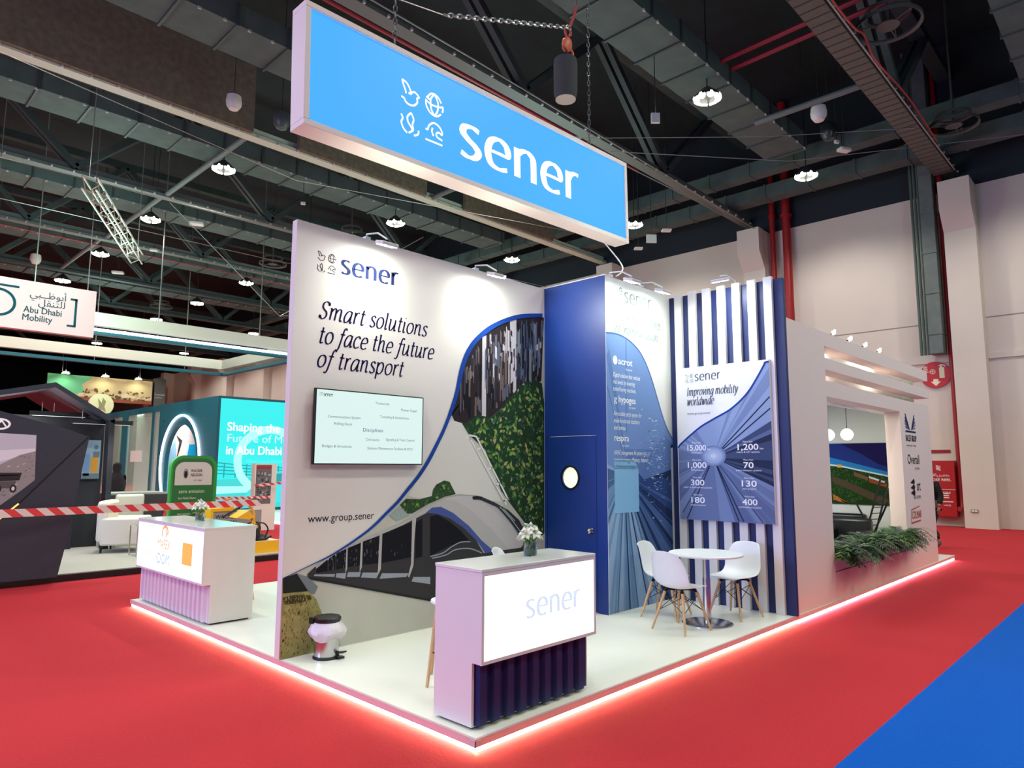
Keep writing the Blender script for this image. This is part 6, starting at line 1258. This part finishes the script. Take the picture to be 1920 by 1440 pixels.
# round air diffusers
def diffuser(label, x, y, z, r):
    t = thing('air_diffuser', label, 'diffuser', (x, y, z), 'round air diffusers under the roof')
    m = M('diffuser_grey', (84, 86, 80), .5, .3)
    b = MB(); b.lathe([(r*.92, .0), (r, -.04), (r, .05), (r*.93, .05), (r*.92, .0)], (x, y, z), 36, caps=False); part(b, 'outer_ring', m, t)
    b = MB(); b.lathe([(r*.62, .28), (r*.7, .24), (r*.7, .32), (r*.62, .32), (r*.62, .28)], (x, y, z), 32, caps=False); part(b, 'upper_ring', m, t)
    b = MB(); b.lathe([(0, -.05), (r*.34, -.02), (r*.3, .02), (0, .03)], (x, y, z), 24); part(b, 'core_disc', m, t)
    b = MB()
    for k in range(3): g = k*2.094; b.bar((x, y, z), (x+r*.95*math.cos(g), y+r*.95*math.sin(g), z), .02)
    b.tube([(x, y, z), (x, y, 15.49)], .03, 6)
    for k in range(3): g = k*2.094; b.bar((x+r*.66*math.cos(g), y+r*.66*math.sin(g), z+.28), (x+r*.95*math.cos(g), y+r*.95*math.sin(g), z+.04), .02)
    part(b, 'spokes', m, t)
diffuser('large round air diffuser beside the cable tray near the top right', 12.35, .45, 11.2, .66)
diffuser('round air diffuser next to the far end of the cable tray', 18.36, .45, 11.2, .62)
diffuser('round air diffuser in the dark left of the mural wall', 11.7, 26.7, 11.2, .62)
diffuser('distant round air diffuser above the teal ring of beams', 11.3, 39.9, 11.2, .62)
diffuser('round air diffuser between the pale girder and the slogan wall', 12.0, 20.5, 11.2, .6)
# high bay lamps
LEDH = M('lit_high_bay_lens', (255, 252, 240), .5, emit=7)
def highbay(label, x, y, fine):
    t = thing('high_bay_light', label, 'lamp', (x, y, 10.9), 'high bay lamp clusters of the hall')
    b = MB(); b.lathe([(.06, .32), (.20, .20), (.34, .06), (.36, .0), (.31, .03), (.1, .12), (0, .12)], (x, y, 10.95), 20); part(b, 'housing', M('lamp_housing', (70, 72, 70), .4, .4), t)
    b = MB(); b.tube([(x, y, 11.27), (x, y, 15.49)], .018, 5); part(b, 'drop_rod', DGREY, t)
    if fine:
        for k in range(8):
            g = k*PI/4; c = Vector((x+.265*math.cos(g), y+.265*math.sin(g), 10.97)); d = Vector((math.cos(g)*.55, math.sin(g)*.55, -1)).normalized()
            b = MB(); b.lathe([(0, 0), (.085, 0), (.085, .05), (0, .05)], c, 14, 0, d.to_track_quat('Z', 'Y').to_matrix()); part(b, 'lens', LEDH, t)
    else:
        b = MB()
        for k in range(8):
            g = k*PI/4; b.lathe([(0, -.04), (.085, -.04), (.08, .04), (0, .04)], (x+.27*math.cos(g), y+.27*math.sin(g), 10.93), 8)
        part(b, 'lenses', LEDH, t)
hb = {(12.0, 4.5): 'lamp cluster beneath the wrapped duct right of the chain bag', (18.4, 4.5): 'lamp cluster high on the right, short of the cream wall', (18.4, 11.0): 'lamp cluster just right of the lower corner of the blue sign',
      (5.4, 17.5): 'lamp cluster left of the blue sign below the pale girder', (12.0, 17.5): 'lamp cluster above the first flood light of the mural wall', (18.4, 17.5): 'lamp cluster above the second flood light of the mural wall', (5.4, 23.9): 'lamp cluster below the one left of the blue sign, near the stage truss',
      (12.0, 23.9): 'lamp cluster hidden behind the top of the mural wall', (5.4, 30.1): 'lamp cluster under the orange hook left of the stage truss', (12.0, 30.1): 'lamp cluster in the middle of the dark roof left of the mural wall', (5.4, 36.3): 'lamp cluster directly above the Arabic banner', (12.0, 36.3): 'lamp cluster over the cream beam, right of the Arabic banner'}
for x in (5.4, 12.0, 18.4):
    for y in (4.5, 11.0, 17.5, 23.9, 30.1, 36.3, 42.7, 49.0, 55.2):
        if (x, y) in ((5.4, 4.5), (5.4, 11.0), (12.0, 11.0)): continue
        l = hb.get((x, y)) or '%s lamp cluster in the %s of the far roof, seen below the hanging ring' % (('left', 'middle', 'right')[(5.4, 12.0, 18.4).index(x)], {23.9: 'nearest row', 30.1: 'second row', 36.3: 'third row', 42.7: 'fourth row', 49.0: 'fifth row', 55.2: 'last row'}[y])
        highbay(l, x, y, y < 31)
# wires
def wire(label, pts, r=.010, m=CABLE):
    b = MB(); b.tube(pts, r, 5, 0, False); solo(b, 'steel_wire', m, label, 'wire', pts[0])
wire('steel wire crossing the brown acoustic board, higher of two', [(-2.5, 12, 9.6), (5.5, 13.0, 9.3), (18, 11, 10.2)])
wire('steel wire below the pale girder at left', [(-4, 18, 9.6), (9, 18.6, 10.0), (21.8, 18, 10.4)], .014)
wire('second steel wire below the pale girder at left', [(-4, 22.5, 10.0), (10, 23, 10.2), (21.8, 22, 10.4)], .014)
wire('long pale wire running behind the chain bag along the roof', [(-4, 6.6, 10.2), (6, 6.5, 10.1), (21.8, 7.4, 10.6)], .016)
wire('long pale wire running just above the blue sign', [(-4, 7.6, 10.3), (6, 7.62, 10.3), (21.8, 8.1, 11.1)], .016)
wire('steel wire sweeping from the sign corner up to the right edge', [(12.6, 7.9, 10.9), (16.8, 4.4, 10.9), (20.5, -1.2, 11.2)], .014)
wire('thin steel wire above the one sweeping to the right edge', [(11.2, 7.9, 10.8), (14.6, 4.2, 10.8), (17.0, 1.1, 10.85)], .010)
wire('low steel wire slung from the fourth girder to the stage truss', [(5.2, 21.4, 10.9), (11.8, 26.0, 8.6), (18.0, 33, 10.9)], .014)
wire('thin wire rising from the stage truss to the mural wall side', [(11.8, 26.0, 8.6), (13.6, 17.8, 10.9)], .012)
# stage truss
t = thing('stage_truss', 'short bright aluminium box truss hanging tilted in the dark roof at left', 'truss', (2.8, 18.5, 8.5))
AL = M('aluminium_tube', (190, 186, 170), .35, .8)
A0, A1 = Vector((1.47, 16.1, 8.75)), Vector((4.22, 21.2, 8.45)); dv = (A1-A0).normalized(); sd = dv.cross(Vector((0, 0, 1))).normalized()*.16; upv = Vector((0, 0, .32))
cs = [sd, -sd, sd+upv, -sd+upv]
for c in cs: b = MB(); b.tube([A0+c, A1+c], .025, 8); part(b, 'chord', AL, t)
b = MB(); n = 14
for k in range(n):
    p, q = A0+(A1-A0)*(k/n), A0+(A1-A0)*((k+1)/n)
    for c0, c1 in ((cs[0], cs[1]), (cs[2], cs[3]), (cs[0], cs[2]), (cs[1], cs[3])): b.tube([p+c0, q+c1] if k % 2 else [p+c1, q+c0], .012, 5)
part(b, 'lacing', AL, t)
b = MB(); b.tube([A0+upv, A0+Vector((0, 0, 6.7))], .012, 5); b.tube([A1+upv, A1+Vector((0, 0, 7.0))], .012, 5); part(b, 'hanger_wires', CABLE, t)
# small ceiling devices
WD = M('white_device_plastic', (214, 210, 200), .5)
def dome(label, x, y, z, m, r=.17):
    t = thing('ceiling_speaker', label, 'speaker', (x, y, z))
    b = MB(); b.lathe([(0, -r), (r*.6, -r*.85), (r*.95, -r*.3), (r, .05), (r*.9, r*1.0), (r*.4, r*1.35), (0, r*1.4)], (x, y, z), 20); part(b, 'shell', m, t)
    b = MB(); b.tube([(x, y, z+r*1.3), (x, y, 15.49)], .01, 5); part(b, 'drop_wire', DGREY, t)
dome('white hanging pendant speaker left of the blue sign', 3.83, 13.25, 10.9, WD, .19)
dome('white hanging pendant speaker near the cable tray at right', 14.6, 2.73, 10.9, WD, .2)
dome('black hanging dome beside the white router box', 15.8, 2.9, 10.9, M('black_dome', (30, 32, 34), .35), .22)
dome('grey hanging dome close to the left end of the blue sign', 5.13, 13.25, 10.9, M('grey_dome', (70, 74, 76), .4), .22)
dome('white hanging pendant speaker in the far left roof', 3.57, 32.9, 10.9, WD, .22)
for i, (x, y, z, w_, l) in enumerate(((17.16, 2.95, 10.9, .36, 'white router box hanging beside the black dome'), (16.6, 2.96, 10.95, .14, 'small white sensor hanging above the white router box'), (6.7, 22.9, 10.9, .5, 'white bar shaped router hanging by the stage truss'), (6.8, 32.5, 10.9, .5, 'white bar shaped router hanging farther left'), (6.63, 27.2, 10.8, .3, 'small white hanging lamp beside the stage truss'), (8.2, 17.6, 10.7, .16, 'tiny white sensor above the slogan wall'))):
    t = thing('wifi_box', l, 'router', (x, y, z)); b = MB(); b.cbox((x, y, z), (w_, w_*.6, .1), 0, Matrix.Rotation(-.5, 3, 'Z')); part(b, 'box', WD, t, bevel=.02); b = MB(); b.tube([(x, y, z+.05), (x+.03, y, z+.3), (x, y, z+.5), (x, y, 15.49)], .012, 5); part(b, 'bracket', DGREY, t)
for i, (x, y, z, w_, h, l) in enumerate(((16.37, 8.96, 9.45, .34, .28, 'white square projector panel right of the blue sign corner'), (16.7, 9.7, 9.35, .28, .06, 'small white flat panel left of the square panel'), (16.5, 8.45, 9.65, .30, .06, 'small white flat panel right of the square panel'), (10.2, 4.9, 9.9, .2, .24, 'small white card hanging left of the lamp cluster'))):
    t = thing('ceiling_panel', l, 'panel', (x, y, z)); b = MB(); b.cbox((x, y, z), (w_, .06 if h > .1 else w_*.7, h), 0, Matrix.Rotation(-.78, 3, 'Z')); part(b, 'panel', WD, t); b = MB(); b.tube([(x, y, z+h/2), (x, y, 15.49)], .012, 5); part(b, 'drop_rod', DGREY, t)
